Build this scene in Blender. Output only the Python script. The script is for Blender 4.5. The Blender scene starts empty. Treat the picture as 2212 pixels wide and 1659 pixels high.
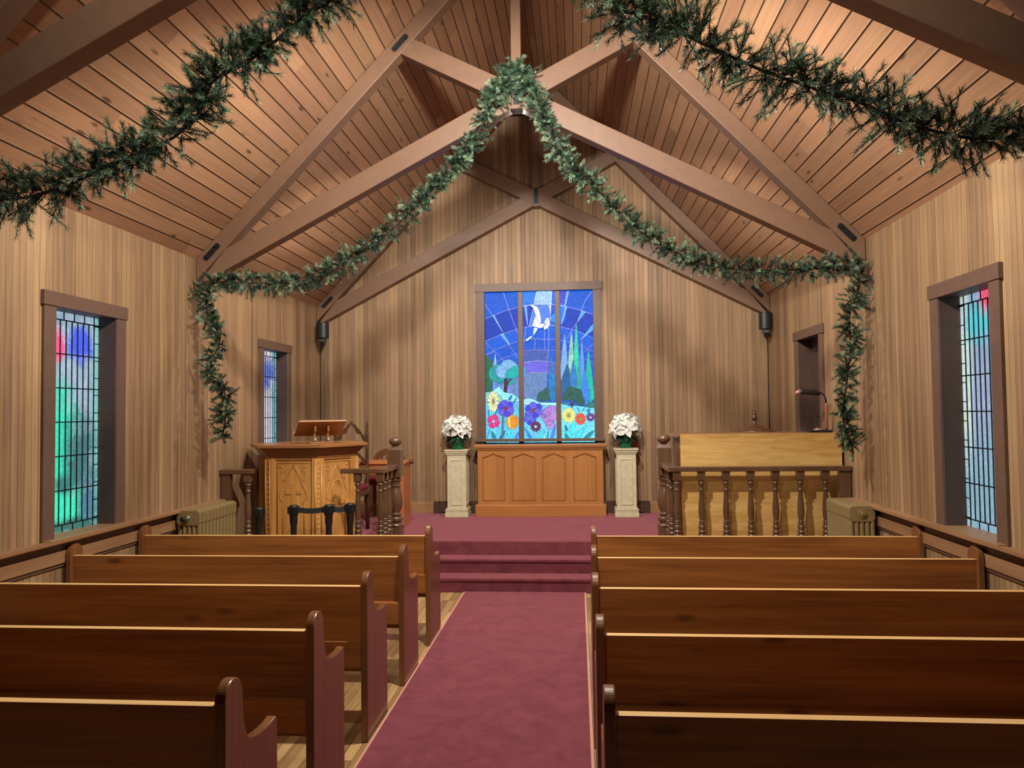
import bpy, bmesh, math, random
from mathutils import Vector, Matrix
S = bpy.context.scene
C = S.collection
R = random.Random(7)
PI = math.pi

# ---------------------------------------------------------------- camera
CAM_H, F_PX, YAW, PITCH, ROLL = 1.72, 1647.9, .0847, .0365, .0122
cy_, sy_, cp_, sp_, cr_, sr_ = math.cos(YAW), math.sin(YAW), math.cos(PITCH), math.sin(PITCH), math.cos(ROLL), math.sin(ROLL)
fwd = Vector((-sy_ * cp_, cy_ * cp_, sp_))
rt0 = Vector((cy_, sy_, 0))
up0 = rt0.cross(fwd)
rt = cr_ * rt0 - sr_ * up0
up = sr_ * rt0 + cr_ * up0
cam = bpy.data.cameras.new('camera')
cam.sensor_fit = 'HORIZONTAL'; cam.sensor_width = 36; cam.lens = 36 * F_PX / 2212
cam.clip_start = .05
co = bpy.data.objects.new('camera', cam); C.objects.link(co)
M = Matrix((rt, up, -fwd)).transposed().to_4x4(); M.translation = Vector((0, 0, CAM_H))
co.matrix_world = M
S.camera = co

def ray(u, v):
    a, b = u - 1106, v - 829.5
    return (fwd * F_PX + rt * a - up * b) / F_PX
def atY(u, v, y):
    r = ray(u, v); t = y / r.y
    return Vector((r.x * t, y, CAM_H + r.z * t))

# ---------------------------------------------------------------- world, lights, exposure
w = bpy.data.worlds.new('world'); S.world = w; w.use_nodes = True
w.node_tree.nodes['Background'].inputs[0].default_value = (.55, .7, 1, 1)
w.node_tree.nodes['Background'].inputs[1].default_value = .3
vs = S.view_settings
vs.view_transform = 'Standard'; vs.look = 'None'; vs.gamma = 1; vs.use_curve_mapping = False
vs.exposure = 0.0
S.cycles.use_denoising = True
S.cycles.max_bounces = 8
S.cycles.sample_clamp_indirect = 6
WARM = (1.0, .965, .87)

def spot(name, loc, target, power, angle, blend=.35, size=.06, col=WARM):
    l = bpy.data.lights.new(name, 'SPOT'); l.energy = power; l.color = col
    l.spot_size = math.radians(angle); l.spot_blend = blend; l.shadow_soft_size = size
    o = bpy.data.objects.new(name, l); C.objects.link(o); o.location = loc
    o.rotation_euler = (Vector(target) - Vector(loc)).to_track_quat('-Z', 'Y').to_euler()
def point(name, loc, power, size=.1, col=WARM):
    l = bpy.data.lights.new(name, 'POINT'); l.energy = power; l.color = col; l.shadow_soft_size = size
    o = bpy.data.objects.new(name, l); C.objects.link(o); o.location = loc
XC = -.488
for sx in (-1, 1): spot('truss_floodlight', (XC + sx * 1.15, 6.93, 3.95), (XC + sx * 1.5, 9.2, .9), 165, 158, .6, .05)
spot('truss_floodlight', (XC, 6.93, 4.34), (XC, 9.3, .1), 50, 125, .6, .06)
spot('peak_floodlight', (XC, 6.80, 4.40), (XC, 6.36, 3.75), 22, 150, .4, .04)
spot('nave_floodlight', (XC + .1, 4.20, 4.25), (XC + .2, 6.1, 1.5), 640, 176, .35, .07)
spot('rear_floodlight', (XC, 1.45, 4.30), (XC, 6.2, 3.35), 250, 124, .6, .08)

# ---------------------------------------------------------------- room numbers
XL, XR, YB, YF = -3.40, 2.425, 9.88, -5.0
ZE, SL = 3.13, 1.05
HALF = (XR - XL) / 2
ZA = ZE + SL * HALF
ZS = .418

# ---------------------------------------------------------------- materials
def lin(c):
    c = c / 255
    return c / 12.92 if c <= .04045 else ((c + .055) / 1.055) ** 2.4
def rgb(r, g, b): return (lin(r), lin(g), lin(b), 1)

class NT:
    def __init__(s, name):
        s.m = bpy.data.materials.new(name); s.m.use_nodes = True
        s.t = s.m.node_tree; s.n = s.t.nodes; s.b = s.n['Principled BSDF']; s.out = s.n['Material Output']
    def add(s, typ, **kw):
        n = s.n.new(typ)
        for k, v in kw.items(): setattr(n, k, v)
        return n
    def link(s, a, b): s.t.links.new(a, b)
    def val(s, sock, v):
        if hasattr(v, 'is_output'): s.link(v, sock)
        else: sock.default_value = v
    def math(s, op, a, b=0, c=0):
        n = s.add('ShaderNodeMath', operation=op)
        s.val(n.inputs[0], a); s.val(n.inputs[1], b)
        if op in ('MULTIPLY_ADD',): s.val(n.inputs[2], c)
        return n.outputs[0]
    def mix(s, f, a, b, typ='MIX'):
        n = s.add('ShaderNodeMix', data_type='RGBA', blend_type=typ)
        s.val(n.inputs[0], f); s.val(n.inputs[6], a); s.val(n.inputs[7], b)
        return n.outputs[2]
    def noise(s, vec, scale=5, detail=4, rough=.55, dist=0):
        n = s.add('ShaderNodeTexNoise'); s.link(vec, n.inputs['Vector'])
        n.inputs['Scale'].default_value = scale; n.inputs['Detail'].default_value = detail
        n.inputs['Roughness'].default_value = rough; n.inputs['Distortion'].default_value = dist
        return n.outputs[0]
    def remap(s, v, a, b, c=0, d=1):
        n = s.add('ShaderNodeMapRange'); s.val(n.inputs[0], v)
        for i, x in enumerate((a, b, c, d)): n.inputs[i + 1].default_value = x
        return n.outputs[0]
    def comb(s, x, y, z=0):
        n = s.add('ShaderNodeCombineXYZ')
        for i, v in enumerate((x, y, z)): s.val(n.inputs[i], v)
        return n.outputs[0]
    def bump(s, h, strength=.3, dist=.01):
        n = s.add('ShaderNodeBump'); s.link(h, n.inputs['Height'])
        n.inputs['Strength'].default_value = strength; n.inputs['Distance'].default_value = dist
        s.link(n.outputs[0], s.b.inputs['Normal'])
    def fin(s, col, rough=.5, coat=0, metal=0, spec=None):
        s.val(s.b.inputs['Base Color'], col); s.val(s.b.inputs['Roughness'], rough)
        s.b.inputs['Metallic'].default_value = metal
        s.b.inputs['Coat Weight'].default_value = coat
        s.b.inputs['Coat Roughness'].default_value = .18
        if spec is not None: s.b.inputs['Specular IOR Level'].default_value = spec
        return s.m

def boards(name, width, dark, light, gap, groove=.004, seg=None, rough=.5, knots=True, gdist=.006, group=0, coat=0):
    """tongue and groove boards; UV in metres, u across the boards, v along them"""
    k = NT(name)
    uv = k.add('ShaderNodeUVMap'); sep = k.add('ShaderNodeSeparateXYZ'); k.link(uv.outputs[0], sep.inputs[0])
    u, v = sep.outputs[0], sep.outputs[1]
    q = k.math('DIVIDE', u, width)
    cell = k.math('FLOOR', q); fr = k.math('FRACT', q)
    wn = k.add('ShaderNodeTexWhiteNoise', noise_dimensions='1D'); k.link(cell, wn.inputs['W'])
    rnd = wn.outputs['Value']
    if seg:
        s2 = k.math('FLOOR', k.math('ADD', k.math('DIVIDE', v, seg), k.math('MULTIPLY', rnd, 7.3)))
        wn2 = k.add('ShaderNodeTexWhiteNoise', noise_dimensions='2D'); k.link(k.comb(cell, s2), wn2.inputs['Vector'])
        rnd2 = wn2.outputs['Value']
        cellv = k.math('ADD', k.math('MULTIPLY', cell, 3.7), k.math('MULTIPLY', s2, 11.9))
    else:
        rnd2 = rnd; cellv = k.math('MULTIPLY', cell, 3.7)
    if group:
        wn3 = k.add('ShaderNodeTexWhiteNoise', noise_dimensions='1D')
        k.link(k.math('FLOOR', k.math('DIVIDE', cell, group)), wn3.inputs['W'])
        rnd2 = k.math('ADD', k.math('MULTIPLY', rnd2, .55), k.math('MULTIPLY', wn3.outputs['Value'], .45))
    g = k.noise(k.comb(k.math('MULTIPLY', u, 55), k.math('MULTIPLY', v, 1.6), cellv), 1, 5, .6, .4)
    f = k.math('ADD', k.math('MULTIPLY', rnd2, .62), k.math('MULTIPLY', k.remap(g, .3, .7), .38))
    if group: f = k.remap(k.math('ADD', k.math('MULTIPLY', f, .75), k.math('MULTIPLY', k.noise(k.comb(k.math('MULTIPLY', u, 9), k.math('MULTIPLY', v, .35), cellv), 1, 3, .5), .25)), .2, .78)
    col = k.mix(f, dark, light)
    wt = k.add('ShaderNodeTexWhiteNoise', noise_dimensions='1D'); k.link(k.math('ADD', cell, 51.3), wt.inputs['W'])
    tint = k.mix(wt.outputs['Value'], (1.02, .98, .965, 1), (.985, 1.01, .965, 1))
    col = k.mix(1, col, tint, 'MULTIPLY')
    if knots:
        vo = k.add('ShaderNodeTexVoronoi', voronoi_dimensions='3D', feature='F1')
        k.link(k.comb(k.math('MULTIPLY', u, 7), k.math('MULTIPLY', v, 2.2), cellv), vo.inputs['Vector']); vo.inputs['Scale'].default_value = 1
        kn = k.remap(vo.outputs['Distance'], .06, .14, .75, 0)
        col = k.mix(kn, col, gap)
    e = k.math('MULTIPLY', k.math('MINIMUM', fr, k.math('SUBTRACT', 1, fr)), width)
    gm = k.remap(e, groove * .45, groove, 1, 0)
    if group: gm = k.math('MULTIPLY', gm, k.remap(rnd, 0, 1, .25, 1))
    col = k.mix(gm, col, gap)
    h = k.math('ADD', k.remap(e, 0, groove * 1.6, 0, 1), k.math('MULTIPLY', g, .06))
    k.bump(h, .6, gdist)
    return k.fin(col, rough, coat)

def wood(name, dark, light, axis=0, rough=.4, coat=0, fine=40, knots=0, spec=None, streak=1.2):
    """planed solid wood, grain running along a local axis"""
    k = NT(name)
    tc = k.add('ShaderNodeTexCoord'); oi = k.add('ShaderNodeObjectInfo')
    ad = k.add('ShaderNodeVectorMath', operation='ADD'); k.link(tc.outputs['Object'], ad.inputs[0])
    k.link(k.comb(k.math('MULTIPLY', oi.outputs['Random'], 13), k.math('MULTIPLY', oi.outputs['Random'], 29), k.math('MULTIPLY', oi.outputs['Random'], 7)), ad.inputs[1])
    sc = [fine, fine, fine]; sc[axis] = streak
    ml = k.add('ShaderNodeVectorMath', operation='MULTIPLY'); k.link(ad.outputs[0], ml.inputs[0]); ml.inputs[1].default_value = sc
    g = k.noise(ml.outputs[0], 1, 4, .6, .6)
    sc2 = [4, 4, 4]; sc2[axis] = .5
    ml2 = k.add('ShaderNodeVectorMath', operation='MULTIPLY'); k.link(ad.outputs[0], ml2.inputs[0]); ml2.inputs[1].default_value = sc2
    b = k.noise(ml2.outputs[0], 1, 3, .5, 1.5)
    f = k.math('ADD', k.math('MULTIPLY', k.remap(g, .3, .7), .5), k.math('MULTIPLY', k.remap(b, .3, .7), .5))
    col = k.mix(f, dark, light)
    if knots:
        sc3 = [6, 6, 6]; sc3[axis] = 2.2
        ml3 = k.add('ShaderNodeVectorMath', operation='MULTIPLY'); k.link(ad.outputs[0], ml3.inputs[0]); ml3.inputs[1].default_value = sc3
        vo = k.add('ShaderNodeTexVoronoi', feature='F1'); k.link(ml3.outputs[0], vo.inputs['Vector']); vo.inputs['Scale'].default_value = 1
        kn = k.remap(vo.outputs['Distance'], .05, .16, .7, 0)
        d = tuple(x * .35 for x in dark[:3]) + (1,)
        col = k.mix(kn, col, d)
    k.bump(g, .08, .002)
    return k.fin(col, rough, coat, spec=spec)

def plain(name, c, rough=.5, metal=0, noise_amt=.12, nscale=30, coat=0, bump=0, bscale=200, spec=None):
    k = NT(name)
    tc = k.add('ShaderNodeTexCoord')
    n = k.noise(tc.outputs['Object'], nscale, 4)
    a = tuple(x * (1 - noise_amt) for x in c[:3]) + (1,); b = tuple(min(1, x * (1 + noise_amt)) for x in c[:3]) + (1,)
    col = k.mix(k.remap(n, .3, .7), a, b)
    if bump:
        k.bump(k.noise(tc.outputs['Object'], bscale, 2), bump, .004)
    return k.fin(col, rough, coat, metal, spec)

def carpet(name):
    k = NT(name)
    tc = k.add('ShaderNodeTexCoord')
    n1 = k.noise(tc.outputs['Object'], 7, 5, .65, .5)
    n2 = k.noise(tc.outputs['Object'], 260, 2, .7)
    f = k.math('ADD', k.math('MULTIPLY', k.remap(n1, .32, .68), .55), k.math('MULTIPLY', n2, .45))
    col = k.mix(f, rgb(96, 43, 50), rgb(138, 71, 79))
    k.b.inputs['Sheen Weight'].default_value = 1.0
    k.b.inputs['Sheen Roughness'].default_value = .45
    k.b.inputs['Sheen Tint'].default_value = rgb(236, 152, 164)
    k.bump(n2, .5, .006)
    return k.fin(col, .95, spec=.1)

MAT = {}
MAT['wall'] = boards('wall_boards', .0585, rgb(112, 84, 61), rgb(178, 142, 105), rgb(80, 57, 40), .0024, rough=.55, knots=False, gdist=.003, group=4)
MAT['ceil'] = boards('ceiling_planks', .127, rgb(132, 96, 72), rgb(182, 139, 106), rgb(30, 18, 11), .0055, seg=2.3, rough=.45, gdist=.012)
MAT['floor'] = boards('oak_strip_floor', .06, rgb(120, 86, 50), rgb(205, 168, 116), rgb(60, 38, 20), .0016, seg=.8, rough=.35, knots=False, gdist=.001, coat=.2)
MAT['truss'] = plain('brown_stained_timber', rgb(118, 87, 67), .5, 0, .07, 12)
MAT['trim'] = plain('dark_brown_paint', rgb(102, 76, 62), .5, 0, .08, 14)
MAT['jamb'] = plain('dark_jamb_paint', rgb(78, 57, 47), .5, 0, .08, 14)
MAT['rail'] = wood('rail_wood', rgb(132, 96, 66), rgb(162, 122, 86), 1, .45)
MAT['steel'] = plain('black_steel', rgb(46, 46, 50), .45, .6, .1, 40)
MAT['pew'] = wood('pew_fir', rgb(104, 54, 21), rgb(180, 114, 55), 0, .4, .2, 38, 1)
MAT['pewtop'] = wood('worn_lit_pew_edge', rgb(206, 156, 92), rgb(236, 194, 132), 0, .4, .15)  # pale top edge: worn varnish plus light from above put into the colour
MAT['pewend'] = wood('pew_end_fir', rgb(98, 58, 32), rgb(134, 86, 48), 2, .32, .35, 38)
MAT['carpet'] = carpet('maroon_carpet')
MAT['altar'] = wood('altar_maple', rgb(162, 102, 52), rgb(190, 128, 72), 2, .36, .25, 30)
MAT['altarh'] = wood('altar_maple_rail', rgb(168, 106, 54), rgb(196, 132, 74), 0, .36, .25, 30)
MAT['oak'] = wood('pulpit_oak', rgb(168, 112, 54), rgb(216, 158, 86), 2, .38, .2, 50)
MAT['oakd'] = wood('pulpit_oak_moulding', rgb(132, 84, 46), rgb(172, 116, 66), 0, .38, .2, 50)
MAT['ply'] = wood('birch_plywood', rgb(176, 128, 64), rgb(228, 186, 114), 0, .45, .1, 34, streak=5)
MAT['walnut'] = wood('dark_turned_walnut', rgb(78, 54, 38), rgb(110, 78, 56), 2, .3, .35, 40)
MAT['organ'] = wood('organ_case', rgb(104, 64, 42), rgb(138, 88, 58), 2, .35, .2)
MAT['desk'] = wood('orange_desk_wood', rgb(176, 100, 54), rgb(202, 124, 70), 2, .35, .2)
MAT['chair'] = wood('carved_dark_oak', rgb(70, 44, 28), rgb(104, 68, 44), 2, .4, .15)
MAT['redfab'] = plain('red_velvet', rgb(120, 22, 30), .9, 0, .15, 60)
MAT['stone'] = plain('cream_pedestal', rgb(206, 194, 160), .6, 0, .1, 22, bump=.15, bscale=60)
MAT['bronze'] = plain('bronze_radiator_paint', rgb(146, 124, 84), .42, .3, .12, 40, bump=.2, bscale=120)
MAT['black'] = plain('black_plastic', rgb(22, 22, 24), .45, 0, .1, 40)
MAT['belt'] = plain('black_webbing', rgb(26, 28, 36), .7, 0, .1, 80)
MAT['copper'] = plain('copper', rgb(186, 132, 116), .4, .4, .05, 20)
MAT['lampwood'] = wood('lamp_handle_wood', rgb(124, 70, 38), rgb(152, 92, 52), 2, .35, .2)
MAT['foil'] = plain('green_foil', rgb(40, 128, 92), .25, .7, .35, 28, bump=.8, bscale=26)
MAT['petal'] = plain('white_petal', rgb(238, 236, 228), .6, 0, .03, 40)
MAT['leaf'] = plain('dark_green_leaf', rgb(34, 62, 40), .5, 0, .2, 30)
MAT['pollen'] = plain('yellow_green_bud', rgb(170, 160, 80), .6)
MAT['wire'] = plain('green_wire', rgb(24, 32, 22), .7)
MAT['lead'] = plain('lead_came', rgb(70, 72, 92), .4, .5, .1, 50)
MAT['leadl'] = plain('pale_solder_line', rgb(150, 150, 205), .4, .2, .1, 50)
MAT['leadk'] = plain('dark_came', rgb(34, 42, 50), .4, .4, .1, 50)
MAT['chrome'] = plain('chrome_valve', rgb(190, 185, 170), .25, .9, .05, 20)
MAT['heater'] = plain('brown_heater_metal', rgb(96, 72, 58), .4, .4, .1, 20)
MAT['base'] = wood('baseboard_wood', rgb(150, 108, 70), rgb(180, 136, 92), 0, .45)
MAT['binding'] = plain('carpet_binding', rgb(196, 140, 120), .9, 0, .1, 90)

def needle_mat():
    k = NT('fir_needles')
    a = k.add('ShaderNodeVertexColor', layer_name='Col')
    k.b.inputs['Transmission Weight'].default_value = 0
    return k.fin(a.outputs[0], .42, spec=.5)
MAT['needle'] = needle_mat()

def glass_art():
    k = NT('lit_stained_glass')
    a = k.add('ShaderNodeVertexColor', layer_name='Col'); tc = k.add('ShaderNodeTexCoord')
    n = k.noise(tc.outputs['Object'], 17, 6, .75, 2.0)
    m = k.remap(n, .3, .72, .5, 1.6)
    mm = k.add('ShaderNodeVectorMath', operation='SCALE'); k.link(a.outputs[0], mm.inputs[0]); k.link(m, mm.inputs['Scale'])
    k.link(mm.outputs[0], k.b.inputs['Emission Color']); k.b.inputs['Emission Strength'].default_value = 1.35
    return k.fin((.02, .02, .03, 1), .5, spec=.08)
MAT['art'] = glass_art()

def side_glass(name, spec, bumps=True):
    """backlit rolled cathedral glass: base colours plus soft coloured patches (y, z, ry, rz, colour)"""
    k = NT(name)
    tc = k.add('ShaderNodeTexCoord'); sep = k.add('ShaderNodeSeparateXYZ'); k.link(tc.outputs['Object'], sep.inputs[0])
    y, z = sep.outputs[1], sep.outputs[2]
    n = k.noise(tc.outputs['Object'], 45, 4, .65, 1)
    n2 = k.noise(tc.outputs['Object'], 4.5, 3, .6, .6)
    col = k.mix(k.remap(n2, .35, .65), spec['a'], spec['b'])
    wob = k.math('MULTIPLY', k.math('SUBTRACT', n2, .5), 1.6)
    wob2 = k.math('MULTIPLY', k.math('SUBTRACT', n, .5), 1.2)
    for (py, pz, ry, rz, c, soft) in spec['p']:
        dy = k.math('DIVIDE', k.math('SUBTRACT', y, py), ry); dz = k.math('DIVIDE', k.math('SUBTRACT', z, pz), rz)
        d = k.math('SQRT', k.math('ADD', k.math('MULTIPLY', dy, dy), k.math('MULTIPLY', dz, dz)))
        d = k.math('ADD', d, k.math('ADD', wob, wob2))
        col = k.mix(k.remap(d, 1 - soft, 1 + soft, 1, 0), col, c)
    mm = k.add('ShaderNodeVectorMath', operation='SCALE'); k.link(col, mm.inputs[0]); k.link(k.remap(n, .3, .7, .72, 1.2), mm.inputs['Scale'])
    k.link(mm.outputs[0], k.b.inputs['Emission Color']); k.b.inputs['Emission Strength'].default_value = spec.get('s', .8)
    k.bump(n, .5, .01)
    return k.fin((.05, .06, .07, 1), .25)

# ---------------------------------------------------------------- mesh helpers
class MB:
    def __init__(s):
        s.bm = bmesh.new(); s.uv = None
    def face(s, pts, mi=0):
        f = s.bm.faces.new([s.bm.verts.new(p) for p in pts]); f.material_index = mi
        return f
    def box(s, x0, x1, y0, y1, z0, z1, mi=0):
        v = [s.bm.verts.new(p) for p in ((x0,y0,z0),(x1,y0,z0),(x1,y1,z0),(x0,y1,z0),(x0,y0,z1),(x1,y0,z1),(x1,y1,z1),(x0,y1,z1))]
        for q in ((0,3,2,1),(4,5,6,7),(0,1,5,4),(1,2,6,5),(2,3,7,6),(3,0,4,7)):
            s.bm.faces.new([v[i] for i in q]).material_index = mi
        return v
    def prism(s, pts, d, mi=0):
        """pts: 3-D outline, d: extrusion vector"""
        d = Vector(d); a = [s.bm.verts.new(p) for p in pts]; b = [s.bm.verts.new(Vector(p) + d) for p in pts]
        n = len(pts)
        fs = [s.bm.faces.new(a), s.bm.faces.new(b[::-1])]
        for i in range(n):
            fs.append(s.bm.faces.new((a[i], b[i], b[(i + 1) % n], a[(i + 1) % n])))
        for f in fs: f.material_index = mi
    def lathe(s, prof, cx=0, cy=0, seg=20, mi=0, axis=2, sq=None):
        """prof: list of (r, z); axis 2 = vertical"""
        rings = []
        for r, z in prof:
            ring = []
            for i in range(seg):
                a = 2 * PI * i / seg
                ring.append(s.bm.verts.new((cx + r * math.cos(a), cy + r * math.sin(a), z)))
            rings.append(ring)
        for a, b in zip(rings, rings[1:]):
            for i in range(seg):
                f = s.bm.faces.new((a[i], a[(i + 1) % seg], b[(i + 1) % seg], b[i])); f.smooth = True; f.material_index = mi
        f = s.bm.faces.new(rings[0][::-1]); f.material_index = mi
        f = s.bm.faces.new(rings[-1]); f.material_index = mi
    def tube(s, pts, r, seg=8, mi=0, cap=True):
        pts = [Vector(p) for p in pts]; rings = []
        rr = r if isinstance(r, (list, tuple)) else [r] * len(pts)
        ref = None
        for i, p in enumerate(pts):
            t = (pts[min(i + 1, len(pts) - 1)] - pts[max(i - 1, 0)]).normalized()
            if ref is None: ref = t.orthogonal().normalized()
            ref = (ref - t * ref.dot(t)).normalized()
            b = t.cross(ref)
            rings.append([s.bm.verts.new(p + (ref * math.cos(2 * PI * j / seg) + b * math.sin(2 * PI * j / seg)) * rr[i]) for j in range(seg)])
        for a, b in zip(rings, rings[1:]):
            for i in range(seg):
                f = s.bm.faces.new((a[i], a[(i + 1) % seg], b[(i + 1) % seg], b[i])); f.smooth = True; f.material_index = mi
        if cap:
            s.bm.faces.new(rings[0][::-1]).material_index = mi; s.bm.faces.new(rings[-1]).material_index = mi
    def ball(s, c, rx, ry=None, rz=None, mi=0, seg=16):
        ry = ry or rx; rz = rz or rx
        r = bmesh.ops.create_uvsphere(s.bm, u_segments=seg, v_segments=seg // 2, radius=1)
        for v in r['verts']: v.co = Vector((c[0] + v.co.x * rx, c[1] + v.co.y * ry, c[2] + v.co.z * rz))
        for f in {f for v in r['verts'] for f in v.link_faces}: f.smooth = True; f.material_index = mi
    def build(s, name, mats, parent=None, bevel=0, loc=None, rot=None, keep=False):
        me = bpy.data.meshes.new(name)
        if not keep: bmesh.ops.recalc_face_normals(s.bm, faces=s.bm.faces)
        s.bm.to_mesh(me); s.bm.free()
        o = bpy.data.objects.new(name, me); C.objects.link(o)
        for m in (mats if isinstance(mats, (list, tuple)) else [mats]): me.materials.append(MAT[m] if isinstance(m, str) else m)
        if parent: o.parent = parent
        if loc: o.location = loc
        if rot: o.rotation_euler = rot
        if bevel:
            b = o.modifiers.new('edge', 'BEVEL'); b.width = bevel; b.segments = 2; b.limit_method = 'ANGLE'; b.angle_limit = math.radians(40)
        return o

def thing(name, label, cat, loc=(0, 0, 0), rotz=0, group=None):
    o = bpy.data.objects.new(name, None); C.objects.link(o); o.empty_display_size = .1
    o.location = loc; o.rotation_euler = (0, 0, rotz)
    return tag(o, label, cat, group)
def tag(o, label, cat, group=None, kind=None):
    o['label'] = label; o['category'] = cat
    if group: o['group'] = group
    if kind: o['kind'] = kind
    return o
def struct(o, label=None):
    o['kind'] = 'structure'
    if label: o['label'] = label
    return o
def sroot(name, label):
    o = bpy.data.objects.new(name, None); C.objects.link(o); o.empty_display_size = .1
    return struct(o, label)
def copy_tree(o, parent=None):
    c = o.copy(); C.objects.link(c)
    if parent: c.parent = parent
    for ch in list(o.children): copy_tree(ch, c)
    return c

# ================================================================ ROOM
def uvface(mb, pts, uvs, mi=0):
    uv = mb.bm.loops.layers.uv.verify()
    f = mb.face(pts, mi)
    for l, c in zip(f.loops, uvs): l[uv].uv = c
    return f
def wall_grid(mb, P, u0, u1, z0, z1, holes):
    """P(u, z) -> 3-D point; rectangular wall with rectangular holes (u0,u1,z0,z1)"""
    us = sorted({u0, u1} | {h[i] for h in holes for i in (0, 1)}); zs = sorted({z0, z1} | {h[i] for h in holes for i in (2, 3)})
    for a, b in zip(us, us[1:]):
        for c, d in zip(zs, zs[1:]):
            m, n = (a + b) / 2, (c + d) / 2
            if any(h[0] < m < h[1] and h[2] < n < h[3] for h in holes): continue
            uvface(mb, [P(a, c), P(b, c), P(b, d), P(a, d)], [(a, c), (b, c), (b, d), (a, d)])

W1 = (4.694, 5.354, .93, 2.445); W2 = (8.02, 8.70, .93, 2.445); WR = (4.656, 5.292, .93, 2.445); DR = (7.82, 8.556, ZS, 2.46)
CW = (-1.187, .222, 1.32, 3.289)
mb = MB(); wall_grid(mb, lambda u, z: (XL, u, z), YF, YB, 0, ZE, [W1, W2]); struct(mb.build('wall_left', 'wall', keep=True))
mb = MB(); wall_grid(mb, lambda u, z: (XR, u, z), YF, YB, 0, ZE, [WR, DR]); struct(mb.build('wall_right', 'wall', keep=True))
mb = MB(); wall_grid(mb, lambda u, z: (u, YB, z), XL, XR, 0, ZE, [(CW[0], CW[1], CW[2], ZE)])
# gable: left, right and above the window
def gtri(mb, pts): uvface(mb, [(x, YB, z) for x, z in pts], pts)
zr = lambda x: ZA - SL * abs(x - XC)
gtri(mb, [(XL, ZE), (CW[0], ZE), (CW[0], zr(CW[0]))]); gtri(mb, [(CW[1], ZE), (XR, ZE), (CW[1], zr(CW[1]))])
gtri(mb, [(CW[0], CW[3]), (CW[1], CW[3]), (CW[1], zr(CW[1])), (XC, ZA), (CW[0], zr(CW[0]))])
struct(mb.build('wall_back', 'wall', keep=True))
mb = MB(); uvface(mb, [(XR, YF, 0), (XL, YF, 0), (XL, YF, ZE), (XC, YF, ZA), (XR, YF, ZE)], [(XR, 0), (XL, 0), (XL, ZE), (XC, ZA), (XR, ZE)])
struct(mb.build('wall_front', 'wall', keep=True))
mb = MB(); L = math.hypot(HALF, ZA - ZE)
uvface(mb, [(XL, YF, ZE), (XC, YF, ZA), (XC, YB, ZA), (XL, YB, ZE)], [(0.02, YF), (L, YF), (L, YB), (0.02, YB)])
uvface(mb, [(XR, YF, ZE), (XR, YB, ZE), (XC, YB, ZA), (XC, YF, ZA)], [(20.02, YF), (20.02, YB), (20 + L, YB), (20 + L, YF)])
struct(mb.build('ceiling', 'ceil', keep=True))
mb = MB(); uvface(mb, [(XL, YF, 0), (XR, YF, 0), (XR, YB, 0), (XL, YB, 0)], [(XL, YF), (XR, YF), (XR, YB), (XL, YB)])
struct(mb.build('floor', 'floor', keep=True))

# carpeted platform with three risers between the two side wings
YW, SXL, SXR = 7.0, -1.78, .80
Y0, Y1, Y2 = 7.29, 7.51, 7.74
mb = MB()
e = .002
mb.prism([(XL + e, YB - e, 0), (XL + e, YW, 0), (SXL, YW, 0), (SXL, Y2 - .03, 0), (SXR, Y2 - .03, 0), (SXR, YW, 0), (XR - e, YW, 0), (XR - e, YB - e, 0)], (0, 0, ZS))
for k, (ya, yb) in enumerate(((Y0, Y1), (Y1, Y2))):
    z = ZS / 3 * (k + 1); z0 = 0
    st = [(SXL, ya, z0), (SXL, ya, z - .035), (SXL, ya - .018, z - .03), (SXL, ya - .018, z), (SXL, yb + .02, z), (SXL, yb + .02, z0)]
    mb.prism(st, (SXR - SXL, 0, 0))
struct(mb.build('floor_stage', 'carpet', bevel=.014), 'carpeted platform with three broad steps')

mb = MB(); mb.box(-1.09, .042, YF + .1, Y0 - .012, .0, .014)
run = mb.build('aisle_runner', 'carpet'); tag(run, 'maroon carpet runner laid up the centre aisle to the steps', 'carpet')
mb = MB(); mb.box(-1.104, -1.09, YF + .1, Y0 - .012, .0, .012); mb.box(.042, .058, YF + .1, Y0 - .012, .0, .012)
o = mb.build('edge_binding', 'binding', run); o['label'] = 'pale bound edge'

# chair rail, apron and baseboards
def rail(name, x, s, y1, gaps):
    mb = MB()
    mb.prism([(x, YF, .895), (x + s * .05, YF, .895), (x + s * .075, YF, .908), (x + s * .075, YF, .928), (x, YF, .928)], (0, y1 - YF, 0))
    mb.prism([(x, YF, .765), (x + s * .022, YF, .765), (x + s * .022, YF, .845), (x, YF, .845)], (0, y1 - YF, 0))
    mb.prism([(x, YF, .845), (x + s * .008, YF, .845), (x + s * .008, YF, .895), (x, YF, .895)], (0, y1 - YF, 0), 1)  # dark strip painted in for the shadow under the cap
    mb.prism([(x, YF, .742), (x + s * .012, YF, .742), (x + s * .012, YF, .765), (x, YF, .765)], (0, y1 - YF, 0), 1)  # dark strip painted in for the shadow gap below the apron
    return struct(mb.build(name, ['rail', 'trim']))
rail('trim_1', XL, 1, YW, []); rail('trim_2', XR, -1, YW, [])
mb = MB(); mb.prism([(0, YB, ZS), (0, YB - .022, ZS), (0, YB - .022, ZS + .115), (0, YB - .012, ZS + .125), (0, YB - .012, ZS + .14), (0, YB, ZS + .145)], (1, 0, 0))
for v in mb.bm.verts: v.co.x = XL if v.co.x < .5 else -1.88
struct(mb.build('baseboard_left', 'base'))
mb = MB(); mb.prism([(0, YB, ZS), (0, YB - .022, ZS), (0, YB - .022, ZS + .115), (0, YB - .012, ZS + .125), (0, YB - .012, ZS + .14), (0, YB, ZS + .145)], (1, 0, 0))
for v in mb.bm.verts: v.co.x = .90 if v.co.x < .5 else XR
struct(mb.build('baseboard_right', 'base'))
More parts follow.
